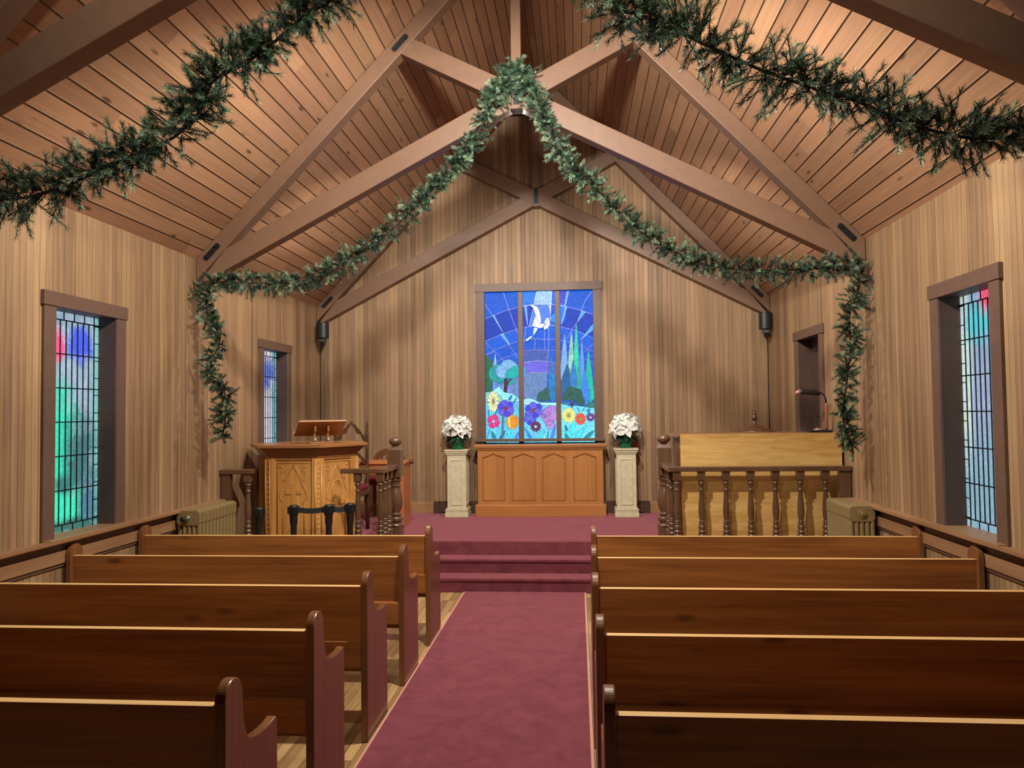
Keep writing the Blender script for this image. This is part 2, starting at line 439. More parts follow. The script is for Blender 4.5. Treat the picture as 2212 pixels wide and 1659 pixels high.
def heater(x0, x1, label):
    t = thing('baseboard_heater', label, 'heater', ((x0 + x1) / 2, YB, ZS), 0, 'baseboard heaters behind the pedestals')
    h = (x1 - x0) / 2
    mb = MB(); mb.prism([(-h, -.002, 0), (-h, -.012, 0), (-h, -.012, .15), (-h, -.002, .15)], (2 * h, 0, 0))
    mb.prism([(-h, -.055, .012), (-h, -.065, .012), (-h, -.065, .085), (-h, -.05, .10), (-h, -.045, .095), (-h, -.055, .08)], (2 * h, 0, 0))
    for x in (-h, h - .07): mb.box(x, x + .07, -.07, -.002, 0, .152)
    mb.build('housing', 'heater', t)
    mb = MB(); mb.box(-h + .07, h - .07, -.045, -.013, .035, .075)
    for i in range(int((2 * h - .16) / .012)):
        mb.box(-h + .08 + i * .012, -h + .082 + i * .012, -.047, -.013, .03, .085)
    mb.build('fins', 'steel', t)
heater(-1.87, -1.30, 'low brown heater at the wall foot left of the altar')
heater(.36, .90, 'low brown heater at the wall foot right of the altar')

# side windows: casing, jamb, glass, cames
def side_window(n, x, s, W, glass, label, rows):
    """s = +1 when the room lies at greater x (left wall)"""
    r = sroot('window_%d' % n, label)
    y0, y1, z0, z1 = W
    mb = MB(); t = .022
    xa, xb = sorted((x, x + s * t))
    mb.box(xa, xb, y0 - .112, y0, z0 - .002, z1); mb.box(xa, xb, y1, y1 + .112, z0 - .002, z1)
    xa, xb = sorted((x, x + s * (t + .008)))
    mb.box(xa, xb, y0 - .125, y1 + .125, z1, z1 + .095)
    mb.build('casing', 'trim', r, bevel=.003)
    mb = MB(); d = x - s * .155
    xa, xb = sorted((x, d))
    mb.box(xa, xb, y0 - .02, y0, z0, z1); mb.box(xa, xb, y1, y1 + .02, z0, z1)
    mb.box(xa, xb, y0 - .02, y1 + .02, z1, z1 + .02)
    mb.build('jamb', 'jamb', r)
    mb = MB(); mb.box(min(x + s * .07, d), max(x + s * .07, d), y0 - .10, y1 + .10, z0 - .012, z0 + .006)
    mb.build('sill', 'rail', r, bevel=.003)
    g = x - s * .125
    mb = MB(); mb.box(min(g, g - s * .006), max(g, g - s * .006), y0, y1, z0, z1); mb.build('glass_pane', glass, r)
    mb = MB(); gx = g + s * .002; h = .0035
    def came(a, b, c, e): mb.box(min(gx - h, gx + h), max(gx - h, gx + h), a, b, c, e)
    br = .055
    nv = 9
    for i in range(nv + 1):
        yy = y0 + br + (y1 - y0 - 2 * br) * i / nv
        came(yy - .004, yy + .004, z0 + br, z1 - br)
    for i in range(rows + 1):
        zz = z0 + br + (z1 - z0 - 2 * br) * i / rows
        came(y0 + br * (0 if 0 < i < rows else 0), y1, zz - .004, zz + .004)
    for i in range(6):
        yy = y0 + (y1 - y0) * (i + .5) / 6
        came(yy - .003, yy + .003, z0, z0 + br); came(yy - .003, yy + .003, z1 - br, z1)
    for i in range(12):
        zz = z0 + (z1 - z0) * (i + .5) / 12
        came(y0, y0 + br, zz - .003, zz + .003); came(y1 - br, y1, zz - .003, zz + .003)
    mb.build('lead_cames', 'leadk', r)
    return r
GL1 = side_glass('backlit_glass_green', dict(a=rgb(128, 158, 178), b=rgb(165, 186, 208), s=1.05, p=[
    (5.34, 1.7, .05, 1.2, rgb(120, 190, 185), .3),
    (4.90, 1.40, .26, .52, rgb(20, 225, 180), .35), (5.16, 1.42, .16, .30, rgb(48, 112, 112), .45), (5.02, 1.05, .26, .16, rgb(30, 235, 185), .35), (5.0, 1.26, .10, .06, rgb(30, 120, 110), .4),
    (5.26, 1.08, .10, .26, rgb(70, 120, 140), .4), (5.0, .97, .4, .05, rgb(30, 105, 95), .4),
    (5.14, 2.23, .13, .12, rgb(50, 80, 240), .35), (4.93, 2.22, .055, .11, rgb(255, 70, 135), .35)]))
GL2 = side_glass('backlit_glass_white', dict(a=rgb(205, 210, 232), b=rgb(236, 232, 238), s=.9, p=[
    (8.66, 1.7, .08, 1.2, rgb(110, 190, 205), .3), (8.45, 2.2, .25, .16, rgb(95, 120, 225), .4)]))
GLR = side_glass('backlit_glass_lavender', dict(a=rgb(140, 165, 195), b=rgb(170, 180, 215), s=.95, p=[
    (5.24, 1.7, .07, 1.2, rgb(205, 225, 215), .3), (5.08, 2.28, .17, .12, rgb(60, 205, 215), .4), (4.95, 2.40, .10, .09, rgb(250, 90, 125), .4), (5.0, 1.15, .5, .35, rgb(135, 175, 195), .4)]))
side_window(1, XL, 1, W1, GL1, 'tall leaded window on the left with green glass', 6)
side_window(2, XL, 1, W2, GL2, 'tall leaded window behind the pulpit', 6)
side_window(3, XR, -1, WR, GLR, 'tall leaded window on the right with pale blue glass', 6)

# recessed panelled door in the right wall
dr = sroot('door_1', 'dark brown panelled door in a deep recess of the right wall')
y0, y1, z0, z1 = DR; t = .022
mb = MB(); mb.box(XR - t, XR, y0 - .115, y0, z0, z1); mb.box(XR - t, XR, y1, y1 + .115, z0, z1)
mb.box(XR - t - .008, XR, y0 - .13, y1 + .13, z1, z1 + .095); mb.build('casing', 'trim', dr, bevel=.003)
mb = MB(); mb.box(XR, XR + .16, y0 - .02, y0, z0, z1); mb.box(XR, XR + .16, y1, y1 + .02, z0, z1); mb.box(XR, XR + .16, y0 - .02, y1 + .02, z1, z1 + .02)
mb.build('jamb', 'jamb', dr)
mb = MB(); X0 = XR + .13
mb.box(X0 + .012, X0 + .04, y0, y1, z0, z1)
ym = (y0 + y1) / 2
for a, b in ((y0, y0 + .11), (ym - .05, ym + .05), (y1 - .11, y1)): mb.box(X0, X0 + .012, a, b, z0, z1)
for a, b in ((z0, z0 + .22), (z0 + .62, z0 + .76), (z0 + 1.22, z0 + 1.33), (z1 - .12, z1)):
    mb.box(X0 + .0002, X0 + .012, y0 + .11, ym - .05, a, b); mb.box(X0 + .0002, X0 + .012, ym + .05, y1 - .11, a, b)
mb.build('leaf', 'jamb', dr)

# ---------------------------------------------------------------- stained glass above the altar
cw = sroot('window_4', 'three light stained glass window above the altar')
x0, x1, z0, z1 = CW
mb = MB()
mb.box(x0 - .105, x0, YB - .025, YB, z0 + .05, z1); mb.box(x1, x1 + .105, YB - .025, YB, z0 + .05, z1)
mb.box(x0 - .12, x1 + .12, YB - .032, YB, z1, z1 + .105)
mb.build('casing', 'trim', cw, bevel=.003)
mb = MB(); mb.box(x0 - .02, x0, YB, YB + .10, z0, z1); mb.box(x1, x1 + .02, YB, YB + .10, z0, z1); mb.box(x0 - .02, x1 + .02, YB, YB + .10, z1, z1 + .02)
mb.box(x0 - .02, x1 + .02, YB, YB + .10, z0 - .03, z0)
mb.build('jamb', 'jamb', cw)
for a, b in ((-.752, -.689), (-.268, -.205)):
    mb = MB(); mb.box(a, b, YB + .0, YB + .05, z0, z1); mb.build('mullion', 'trim', cw, bevel=.003)
mb = MB(); mb.box(x0 - .125, x1 + .125, YB - .05, YB - .002, 1.335, 1.372); mb.build('stool', 'trim', cw, bevel=.004)

YG = YB + .035
PT = lambda x, y, k=0: atY(1040 + x / 8.848, 620 + y / 8.848, YG - k * .0006)
art = bmesh.new(); acol = art.loops.layers.float_color.new('Col')
PANELS = ((x0, -.745), (-.70, -.26), (-.21, x1))
def clip(poly, a, b, zlo=CW[2], zhi=CW[3]):
    """Sutherland-Hodgman against x in [a,b], z in [zlo,zhi]"""
    for ax, lim, sgn in ((0, a, 1), (0, b, -1), (2, zlo, 1), (2, zhi, -1)):
        out = []
        for i, p in enumerate(poly):
            q = poly[(i + 1) % len(poly)]
            ip, iq = sgn * (p[ax] - lim) >= 0, sgn * (q[ax] - lim) >= 0
            if ip: out.append(p)
            if ip != iq:
                t = (lim - p[ax]) / (q[ax] - p[ax]); out.append(p.lerp(q, t))
        poly = out
        if len(poly) < 3: return None
    return poly
layer = [0]
leadb = MB(); SKY = [1]
def lead(pts, wd=.0032, closed=False):
    n = len(pts)
    for i in range(n if closed else n - 1):
        p, q = pts[i], pts[(i + 1) % n]
        if (q - p).length < 1e-4: continue
        for a, b in PANELS:
            pp, qq = p.copy(), q.copy()
            lo, hi = 0.0, 1.0
            dx = qq.x - pp.x
            ok = True
            for lim, sg in ((a, 1), (b, -1)):
                fp, fq = sg * (pp.x - lim), sg * (qq.x - lim)
                if fp < 0 and fq < 0: ok = False; break
                if fp < 0: lo = max(lo, fp / (fp - fq))
                elif fq < 0: hi = min(hi, fp / (fp - fq))
            if not ok or lo >= hi: continue
            u, v = pp.lerp(qq, lo), pp.lerp(qq, hi)
            u.y = v.y = YG - layer[0] * .00025 - .0012
            d = (v - u)
            if d.length < 1e-4: continue
            nn = Vector((-d.z, 0, d.x)).normalized() * wd / 2; e = d.normalized() * wd * .3
            leadb.prism([u - nn - e, v - nn + e, v + nn + e, u + nn - e], (0, .001, 0), SKY[0])
def piece(xy, c, outline=True, smooth=0, wd=.0032):
    layer[0] += 1
    pts = [PT(x, y) for x, y in xy]
    if smooth:
        for _ in range(smooth):
            q = []
            for i, p in enumerate(pts):
                nx = pts[(i + 1) % len(pts)]
                q += [p.lerp(nx, .25), p.lerp(nx, .75)]
            pts = q
    for p in pts: p.y = YG - layer[0] * .00025
    col = tuple(lin(v) for v in c) + (1,)
    for a, b in PANELS:
        pl = clip(pts, a, b)
        if not pl: continue
        vs_ = [art.verts.new(p) for p in pl]
        try: f = art.faces.new(vs_)
        except ValueError: continue
        r = bmesh.ops.triangulate(art, faces=[f])
        for ff in r['faces']:
            for l in ff.loops: l[acol] = col
    if outline: lead(pts, wd, True)
def ell(cx, cy, rx, ry, n=20, rot=0):
    return [(cx + rx * math.cos(t) * math.cos(rot) - ry * math.sin(t) * math.sin(rot), cy + rx * math.cos(t) * math.sin(rot) + ry * math.sin(t) * math.cos(rot)) for t in [2 * PI * i / n for i in range(n)]]
def cyp(tx, ty, xl, xr, by, c, full=.6):
    h = by - ty; xm = (xl + xr) / 2; w_ = (xr - xl) / 2
    L_, R_ = [], []
    for i in range(13):
        t = i / 12
        k = (t / full) ** .8 if t < full else math.sqrt(max(0, 1 - ((t - full) / (1 - full)) ** 2)) * .75 + .25
        x = tx + (xm - tx) * t
        L_.append((x - w_ * k, ty + h * t)); R_.append((x + w_ * k, ty + h * t))
    piece(L_ + R_[::-1], c)
def flower(cx, cy, rx, ry, n, c, cc, fat=.9, rc=.24, c2=None):
    for i in range(n):
        a = 2 * PI * (i + .3) / n
        wv = math.pi / n * fat
        p = []
        for t, k in ((.12, .25), (.45, .8), (.75, 1.0), (.92, .75), (1, .3)):
            p.append((t, k * wv * (t * .9 + .1)))
        pts = [(t, d / max(t, .3)) for t, d in p]
        poly = [(cx + rx * t * math.cos(a - d), cy + ry * t * math.sin(a - d)) for t, d in pts] + [(cx + rx * t * math.cos(a + d), cy + ry * t * math.sin(a + d)) for t, d in pts[::-1]]
        piece(poly, c if (c2 is None or i % 2) else c2, wd=.0026)
    piece(ell(cx, cy, rx * rc, ry * rc, 12), cc, wd=.0026)
B = 1416
# sky bands, top to bottom
arcs = [
    [(40, 625), (380, 480), (690, 385), (1000, 340), (1330, 332), (1500, 352), (1800, 418), (2160, 530)],
    [(40, 1050), (380, 905), (690, 800), (1000, 745), (1400, 740), (1500, 755), (1800, 830), (2160, 985)],
    [(40, 1320), (380, 1150), (690, 1045), (1000, 990), (1400, 1000), (1600, 1035), (1900, 1125), (2160, 1250)],
    [(40, 1560), (390, 1370), (690, 1265), (1000, 1200), (1400, 1208), (1700, 1270), (2160, 1440)],
    [(40, 1800), (390, 1620), (800, 1440), (1060, 1410), (1420, 1450), (1800, 1560), (2160, 1740)]]
bandcol = [(6, 80, 190), (4, 54, 165), (12, 84, 196), (8, 76, 188), (14, 82, 188), (24, 86, 190)]
prev = [(20, -40), (2200, -60)]
for i, a in enumerate(arcs + [[(20, 3100), (2200, 3100)]]):
    piece(prev + a[::-1], bandcol[i], False); prev = a
for a in arcs: layer[0] += 0; lead([PT(*p) for p in a])
piece([(1490, 20), (1670, 20), (1590, 360), (1490, 350)], (60, 70, 185)); piece([(1490, 300), (1600, 330), (1620, 600), (1500, 760)], (22, 110, 225), False, 1)
piece([(760, 40), (1060, 40), (1000, 340), (760, 365)], (36, 110, 220)); piece([(1350, 40), (1420, 40), (1420, 340), (1335, 330)], (40, 100, 215))
piece([(1060, 40), (1352, 40), (1332, 332), (1008, 338)], (150, 185, 248)); piece([(1008, 338), (1332, 332), (1310, 740), (905, 750)], (74, 118, 224))
piece([(1285, 345), (1332, 345), (1318, 520)], (185, 195, 245), False)
piece([(1330, 332), (1420, 335), (1420, 735), (1310, 735)], (24, 84, 190)); piece([(1330, 545), (1420, 495), (1420, 700), (1320, 640)], (22, 140, 226), False, 1)
for l in ([(75, 330), (210, 545)], [(420, 880), (520, 1090), (640, 1270), (720, 1380)], [(410, 80), (520, 420), (660, 800), (690, 870)], [(2110, 80), (1990, 250), (1910, 440)], [(1830, 665), (1740, 800), (1640, 990)],
          [(860, 745), (820, 1010), (800, 1200)], [(1200, 800), (1210, 1200)], [(1025, 990), (1015, 1200)], [(1290, 745), (1280, 1200)], [(80, 1060), (260, 1240), (440, 1420)], [(90, 1300), (260, 1240)], [(1070, 1200), (1060, 1410)], [(2140, 1080), (1960, 1250)], [(2150, 1310), (2070, 1330)], [(2150, 1480), (2100, 1470)]):
    lead([PT(*p) for p in l])
for p in ([(210, 545), (245, 540), (420, 880)], [(355, 905), (410, 890), (545, 1090), (520, 1095)], [(820, 368), (862, 365), (885, 745)], [(1640, 40), (1680, 40), (1605, 362), (1590, 358)], [(1605, 370), (1637, 378), (1515, 745)], [(1920, 452), (1988, 478), (1832, 668)], [(2150, 690), (2150, 800), (1915, 995), (1880, 1030)]):
    piece(p, (58, 158, 240))
piece([(800, 1215), (1000, 1200), (1282, 1205), (1272, 1420), (1060, 1410), (800, 1440)], (62, 84, 158))
piece([(770, 1450), (1060, 1412), (1262, 1425), (1245, B + 225), (1000, B + 212), (770, B + 250)], (98, 92, 202))
piece([(1262, 1425), (1420, 1450), (1420, B + 300), (1245, B + 225)], (82, 80, 180))
piece([(770, B + 250), (1000, B + 214), (1245, B + 225), (1240, B + 700), (770, B + 760)], (92, 120, 168))
piece([(320, B + 440), (720, B + 300), (720, B + 720), (480, B + 640), (330, B + 560)], (104, 128, 200)); piece([(610, B + 330), (720, B + 320), (720, B + 720), (590, B + 640)], (92, 122, 178))
# left trees
SKY[0] = 0
piece([(60, 1270), (130, 1330), (215, 1430), (215, B + 600), (60, B + 640)], (30, 92, 66)); piece([(215, B - 20), (310, B + 400), (315, B + 640), (215, B + 640)], (84, 128, 212))
cyp(265, 1250, 218, 300, B + 420, (118, 182, 218))
piece(ell(318, B + 240, 175, 172), (14, 148, 150)); piece([(325, B + 440), (480, B + 400), (655, B + 335), (645, B + 420), (560, B + 468), (420, B + 472)], (22, 152, 148), smooth=1)
piece([(275, B + 230), (290, B + 110), (380, B + 55), (430, B - 10), (530, B - 40), (630, B + 10), (720, B + 110), (720, B + 330), (380, B + 325), (300, B + 290)], (112, 164, 208), smooth=2)
piece([(440, B + 260), (480, B + 190), (560, B + 140), (600, B + 95), (720, B + 80), (720, B + 330), (560, B + 345), (460, B + 320)], (14, 158, 156), smooth=2)
piece([(425, B + 332), (440, B + 330), (468, B + 395), (475, B + 345), (500, B + 345), (502, B + 395), (572, B + 332), (590, B + 338), (515, B + 430), (492, B + 540), (488, B + 620), (428, B + 625), (458, B + 510), (455, B + 415)], (58, 34, 36))
piece(ell(815, B + 200, 55, 105), (78, 130, 196))
# right trees
cyp(1590, 885, 1505, 1650, B + 520, (108, 158, 214)); cyp(1720, 845, 1655, 1765, B + 330, (132, 188, 168)); cyp(1920, 990, 1868, 1968, B + 500, (86, 138, 232))
cyp(1810, 668, 1752, 1880, B + 520, (24, 190, 152), .75); cyp(2040, 1195, 1965, 2170, B + 790, (12, 170, 150), .9)
cyp(1645, 1462, 1500, 1700, B + 640, (26, 88, 140)); cyp(1755, 1385, 1690, 1830, B + 560, (36, 116, 182)); cyp(1865, 1440, 1815, 1920, B + 620, (34, 152, 152)); cyp(1335, 1318, 1292, 1440, B + 790, (28, 112, 172))
# hills and meadow
piece([(60, B + 600), (200, B + 590), (330, B + 480), (440, B + 600), (600, B + 620), (720, B + 720), (720, B + 1560), (60, B + 1560)], (132, 212, 220))
piece([(60, B + 620), (250, B + 590), (380, B + 680), (450, B + 790), (60, B + 790)], (126, 178, 172))
piece([(60, B + 785), (720, B + 785), (720, B + 1560), (60, B + 1560)], (92, 182, 214))
piece([(770, B + 740), (900, B + 712), (1010, B + 735), (1110, B + 790), (1450, B + 795), (1450, B + 860), (770, B + 830)], (156, 226, 234))
piece([(770, B + 825), (1450, B + 855), (1450, B + 1560), (770, B + 1560)], (96, 186, 218))
piece([(1490, B + 790), (1700, B + 860), (1800, B + 850), (2190, B + 900), (2190, B + 1560), (1490, B + 1560)], (104, 200, 222))
piece([(1490, B + 790), (1680, B + 780), (1860, B + 840), (1560, B + 830)], (34, 110, 160))
cyp(1970, B + 158, 1915, 2085, B + 825, (48, 122, 212), .75)
piece([(1540, B + 690), (1590, B + 600), (1640, B + 515), (1720, B + 478), (1800, B + 520), (1890, B + 532), (1920, B + 600), (1950, B + 700), (1982, B + 765), (1960, B + 840), (1900, B + 862), (1830, B + 820), (1790, B + 762), (1560, B + 752)], (36, 84, 72), smooth=1)
piece([(1690, B + 775), (1720, B + 800), (1745, B + 800), (1790, B + 805), (1745, B + 840), (1735, B + 890), (1718, B + 890), (1715, B + 835)], (60, 36, 40))
piece([(1180, B + 580), (1200, B + 520), (1280, B + 505), (1320, B + 580)], (44, 84, 92), smooth=1); piece([(1055, B + 690), (1090, B + 605), (1170, B + 568), (1250, B + 575), (1300, B + 600), (1310, B + 770), (1080, B + 768)], (42, 88, 80), smooth=1)
piece([(1970, B + 850), (2050, B + 790), (2190, B + 765), (2190, B + 900), (2020, B + 890)], (44, 114, 116), smooth=1)
# leaves and stems
for q, c in (([(105, B + 1500), (120, B + 1370), (180, B + 1275), (150, B + 1400)], (56, 150, 220)), ([(180, B + 1320), (250, B + 1380), (300, B + 1500), (210, B + 1500)], (24, 128, 134)),
             ([(330, B + 1500), (380, B + 1390), (470, B + 1310), (440, B + 1400), (380, B + 1500)], (36, 100, 150)), ([(425, B + 1235), (520, B + 1320), (580, B + 1400), (615, B + 1490), (540, B + 1490)], (62, 212, 226)),
             ([(620, B + 1490), (720, B + 1320), (720, B + 1400), (680, B + 1490)], (70, 130, 220)), ([(820, B + 1260), (900, B + 1340), (985, B + 1490), (900, B + 1490)], (48, 130, 214)),
             ([(1090, B + 1490), (1140, B + 1390), (1215, B + 1290), (1190, B + 1390), (1150, B + 1490)], (64, 206, 222)), ([(1170, B + 1490), (1190, B + 1380), (1240, B + 1490)], (150, 222, 226)), ([(1240, B + 1490), (1290, B + 1300), (1280, B + 1490)], (22, 146, 150)),
             ([(1300, B + 1490), (1370, B + 1290), (1430, B + 1210), (1380, B + 1490)], (66, 124, 214)), ([(1560, B + 1340), (1660, B + 1330), (1720, B + 1400), (1760, B + 1490), (1680, B + 1490), (1640, B + 1400)], (66, 214, 222)),
             ([(1690, B + 1330), (1700, B + 1240), (1790, B + 1140), (1790, B + 1300), (1760, B + 1440)], (60, 214, 226)), ([(1770, B + 1490), (1830, B + 1340), (1900, B + 1320), (2030, B + 1160), (1990, B + 1290), (1900, B + 1410), (1880, B + 1490)], (66, 206, 228)),
             ([(1940, B + 1490), (2040, B + 1370), (2180, B + 1310), (2100, B + 1420), (2030, B + 1490)], (22, 130, 134)), ([(1590, B + 1190), (1660, B + 1300), (1640, B + 1330), (1600, B + 1330)], (26, 118, 132)), ([(1590, B + 1370), (1650, B + 1420), (1690, B + 1490), (1600, B + 1490)], (26, 130, 142)),
             ([(500, B + 740), (560, B + 660), (600, B + 640), (560, B + 760)], (36, 120, 180)), ([(580, B + 830), (650, B + 720), (690, B + 690), (640, B + 800)], (40, 130, 200)), ([(115, B + 900), (160, B + 1000), (150, B + 1080)], (36, 120, 180)),
             ([(240, B + 1040), (300, B + 920), (330, B + 860), (300, B + 1000)], (36, 120, 180)), ([(1810, B + 870), (1870, B + 920), (1880, B + 990)], (40, 130, 190)), ([(1910, B + 990), (1950, B + 900), (1990, B + 880)], (40, 130, 190)), ([(2000, B + 920), (2040, B + 1000), (2060, B + 1000), (2090, B + 910)], (40, 130, 190))):
    piece(q, c, smooth=1)
piece([(395, B + 1040), (430, B + 1030), (420, B + 1490), (385, B + 1490)], (66, 110, 120))
# blossoms
for f in ((232, B + 775, 105, 205, 12, (246, 232, 132), (172, 132, 92), .9, .22, (238, 240, 190)),):
    flower(*f)
piece(ell(385, B + 860, 60, 60), (150, 70, 130)); piece(ell(560, B + 1000, 40, 45), (150, 70, 150)); piece(ell(400, B + 985, 60, 50), (120, 70, 170))
flower(468, B + 905, 168, 165, 6, (70, 62, 205), (132, 42, 84), 1.0, .27, (92, 84, 215))
flower(236, B + 1152, 122, 138, 4, (216, 36, 112), (205, 160, 224), .95, .27)
piece(ell(595, B + 1165, 118, 132), (236, 150, 40)); piece(ell(545, B + 1165, 38, 115, 16, -.15), (238, 188, 78)); piece(ell(655, B + 1160, 44, 105, 16, .15), (240, 132, 32)); piece(ell(608, B + 1170, 52, 92), (226, 140, 28))
flower(930, B + 1085, 125, 140, 5, (60, 56, 196), (110, 110, 225), .95, .12, (78, 76, 208)); flower(1010, B + 935, 180, 155, 6, (64, 58, 194), (132, 60, 84), 1.0, .2, (92, 88, 214)); piece(ell(985, B + 945, 70, 16, 14, -.8), (132, 60, 80))
for q in ((1350, B + 925, 82, 85), (1262, B + 965, 75, 85), (1370, B + 1065, 70, 100), (1320, B + 1215, 88, 82), (1280, B + 1135, 88, 98), (1205, B + 985, 48, 50), (1178, B + 1050, 62, 36), (1212, B + 1112, 46, 48)):
    piece(ell(*q), (162 + R.randint(-14, 14), 120 + R.randint(-8, 14), 204 + R.randint(-10, 14)))
flower(1040, B + 1248, 104, 100, 10, (98, 40, 82), (200, 228, 250), .95, .26)
flower(1668, B + 1036, 130, 145, 14, (248, 236, 122), (190, 140, 50), .95, .15)
flower(1893, B + 1105, 106, 118, 10, (236, 84, 48), (236, 190, 70), .95, .17)
flower(2085, B + 1070, 84, 82, 10, (104, 62, 142), (205, 222, 250), .95, .28)
# dove
W_ = (236, 240, 248)
piece([(1200, 690), (1225, 640), (1250, 600), (1285, 600), (1300, 630), (1225, 700)], W_); piece([(1205, 700), (1270, 650), (1305, 640), (1318, 660), (1290, 690), (1215, 715)], (225, 232, 246)); piece([(1205, 715), (1290, 690), (1320, 700), (1312, 730), (1215, 728)], W_)
piece([(1200, 728), (1305, 735), (1310, 755), (1285, 765), (1205, 742)], (222, 230, 246)); piece([(1195, 740), (1280, 765), (1275, 800), (1250, 805), (1195, 755)], W_); piece([(1185, 750), (1240, 805), (1220, 830), (1198, 812)], (226, 232, 246))
piece([(1010, 780), (1082, 796), (1055, 850), (1020, 900), (990, 938), (998, 860)], (222, 236, 246)); piece([(990, 935), (930, 955), (860, 1005), (843, 1030), (865, 1042), (910, 1020), (955, 980)], (214, 230, 246))
piece([(975, 728), (990, 710), (1036, 704), (1046, 640), (1034, 560), (1060, 600), (1080, 665), (1100, 698), (1145, 710), (1205, 706), (1192, 758), (1160, 788), (1115, 796), (1050, 772), (1000, 765), (978, 748)], W_)
piece([(935, 345), (960, 342), (1000, 362), (1030, 378), (1070, 390), (1102, 450), (1128, 540), (1142, 640), (1135, 700), (1096, 690), (1078, 640), (1045, 560), (1020, 490), (990, 402), (962, 388)], W_)
lead([PT(985, 400), PT(1040, 420), PT(1090, 480), PT(1106, 500)])
for y in (1165, B + 770):
    lead([PT(40, y + 15), PT(720, y + 12)]); lead([PT(760, y), PT(1440, y)]); lead([PT(1480, y - 15), PT(2190, y - 15)])
me = bpy.data.meshes.new('stained_glass'); art.to_mesh(me); art.free()
o = bpy.data.objects.new('stained_glass', me); C.objects.link(o); o.parent = cw; me.materials.append(MAT['art'])
leadb.build('lead_cames', ['lead', 'leadl'], cw)

# ================================================================ TRUSSES
def truss(y, label):
    t = thing('roof_truss', label, 'roof truss', (XC, y, ZE), 0, 'scissor trusses across the nave')
    T = .135
    def mem(name, pts, y0=0, y1=T):
        mb = MB(); mb.prism([(u, y0, z - ZE) for u, z in pts], (0, y1 - y0, 0)); return mb.build(name, 'truss', t, bevel=.006)
    rl = lambda u: ZA - .20 - SL * u
    for s in (-1, 1):
        e = HALF - .004
        r = mem('rafter', [(s * e, ZA - SL * e - .004), (0, ZA - .004), (0, rl(0)), (s * e, rl(e))])
        ct = lambda u: 4.588 - .52 * u
        cb = lambda u: 4.393 - .52 * u
        uj = (rl(0) - 4.588) / (SL - .52)
        ue = (rl(0) - 4.393) / (SL - .52)
        ue = min(ue, e)
        mem('scissor_chord', [(s * .04, ct(.04)), (s * uj, ct(uj)), (s * ue, cb(ue)), (s * .04, cb(.04))], .004, T - .004)
        at = lambda u: 4.575 + .51 * u
        ab = lambda u: 4.375 + .52 * u
        ua = (rl(0) - 4.575) / (SL + .51); ub = (rl(0) - 4.375) / (SL + .52)
        mem('brace', [(s * .04, at(.04)), (s * ua, at(ua)), (s * ub, ab(ub)), (s * .04, ab(.04))], -.003, T - .01)
        for u in (2.76, 1.03):
            c = Vector((s * u, 0, ZA - .10 - SL * u - ZE)); d = Vector((s, 0, -SL)).normalized(); n = Vector((SL * s, 0, 1)).normalized()
            mb = MB(); hw, hl, ch = .024, .095, .012
            mb.prism([c + d * a + n * b + Vector((0, -.007, 0)) for a, b in ((-hl, -hw + ch), (-hl, hw - ch), (-hl + ch, hw), (hl - ch, hw), (hl, hw - ch), (hl, -hw + ch), (hl - ch, -hw), (-hl + ch, -hw))], (0, .008, 0))
            for q in (-.062, .062):
                p = c + d * q
                mb.tube([p + Vector((0, -.018, 0)), p + Vector((0, -.006, 0))], .013, 6)
            o = mb.build('bolt_plate', 'steel', r); o['label'] = 'black steel plate with two bolts'
    k = mem('king_post', [(-.044, 4.365), (.044, 4.365), (.044, ZA - .21), (-.044, ZA - .21)], -.008, T - .006)
    mb = MB(); mb.box(-.026, .026, -.016, -.008, 4.40 - ZE, 4.60 - ZE)
    for q in (4.44, 4.56): mb.tube([(0, -.026, q - ZE), (0, -.015, q - ZE)], .013, 6)
    o = mb.build('bolt_plate', 'steel', k); o['label'] = 'black steel plate with two bolts'
    return t
truss(9.742, 'brown timber scissor truss close against the altar wall')
truss(6.555, 'brown timber scissor truss in mid nave, second from the altar wall')
truss(3.335, 'brown timber scissor truss nearest the viewer, cut by the top edge')
def flood(y, label, dy=.30, x=0, z=4.47):
    t = thing('floodlight', label, 'lamp', (XC + x, y + dy, z), 0, 'floodlights behind the trusses')
    mb = MB(); mb.lathe([(.07, .01), (.075, -.005), (.078, -.05), (.072, -.05), (.066, -.012)], seg=20); mb.build('shade', 'black', t, rot=(math.radians(20), 0, 0))
    mb = MB(); mb.tube([(0, 0, .0), (0, 0, .06), (0, (.14 if dy > 0 else 0) - dy, .06)], .008); mb.build('bracket', 'black', t)
flood(6.555, 'small black floodlight fixed behind the centre of the second truss')

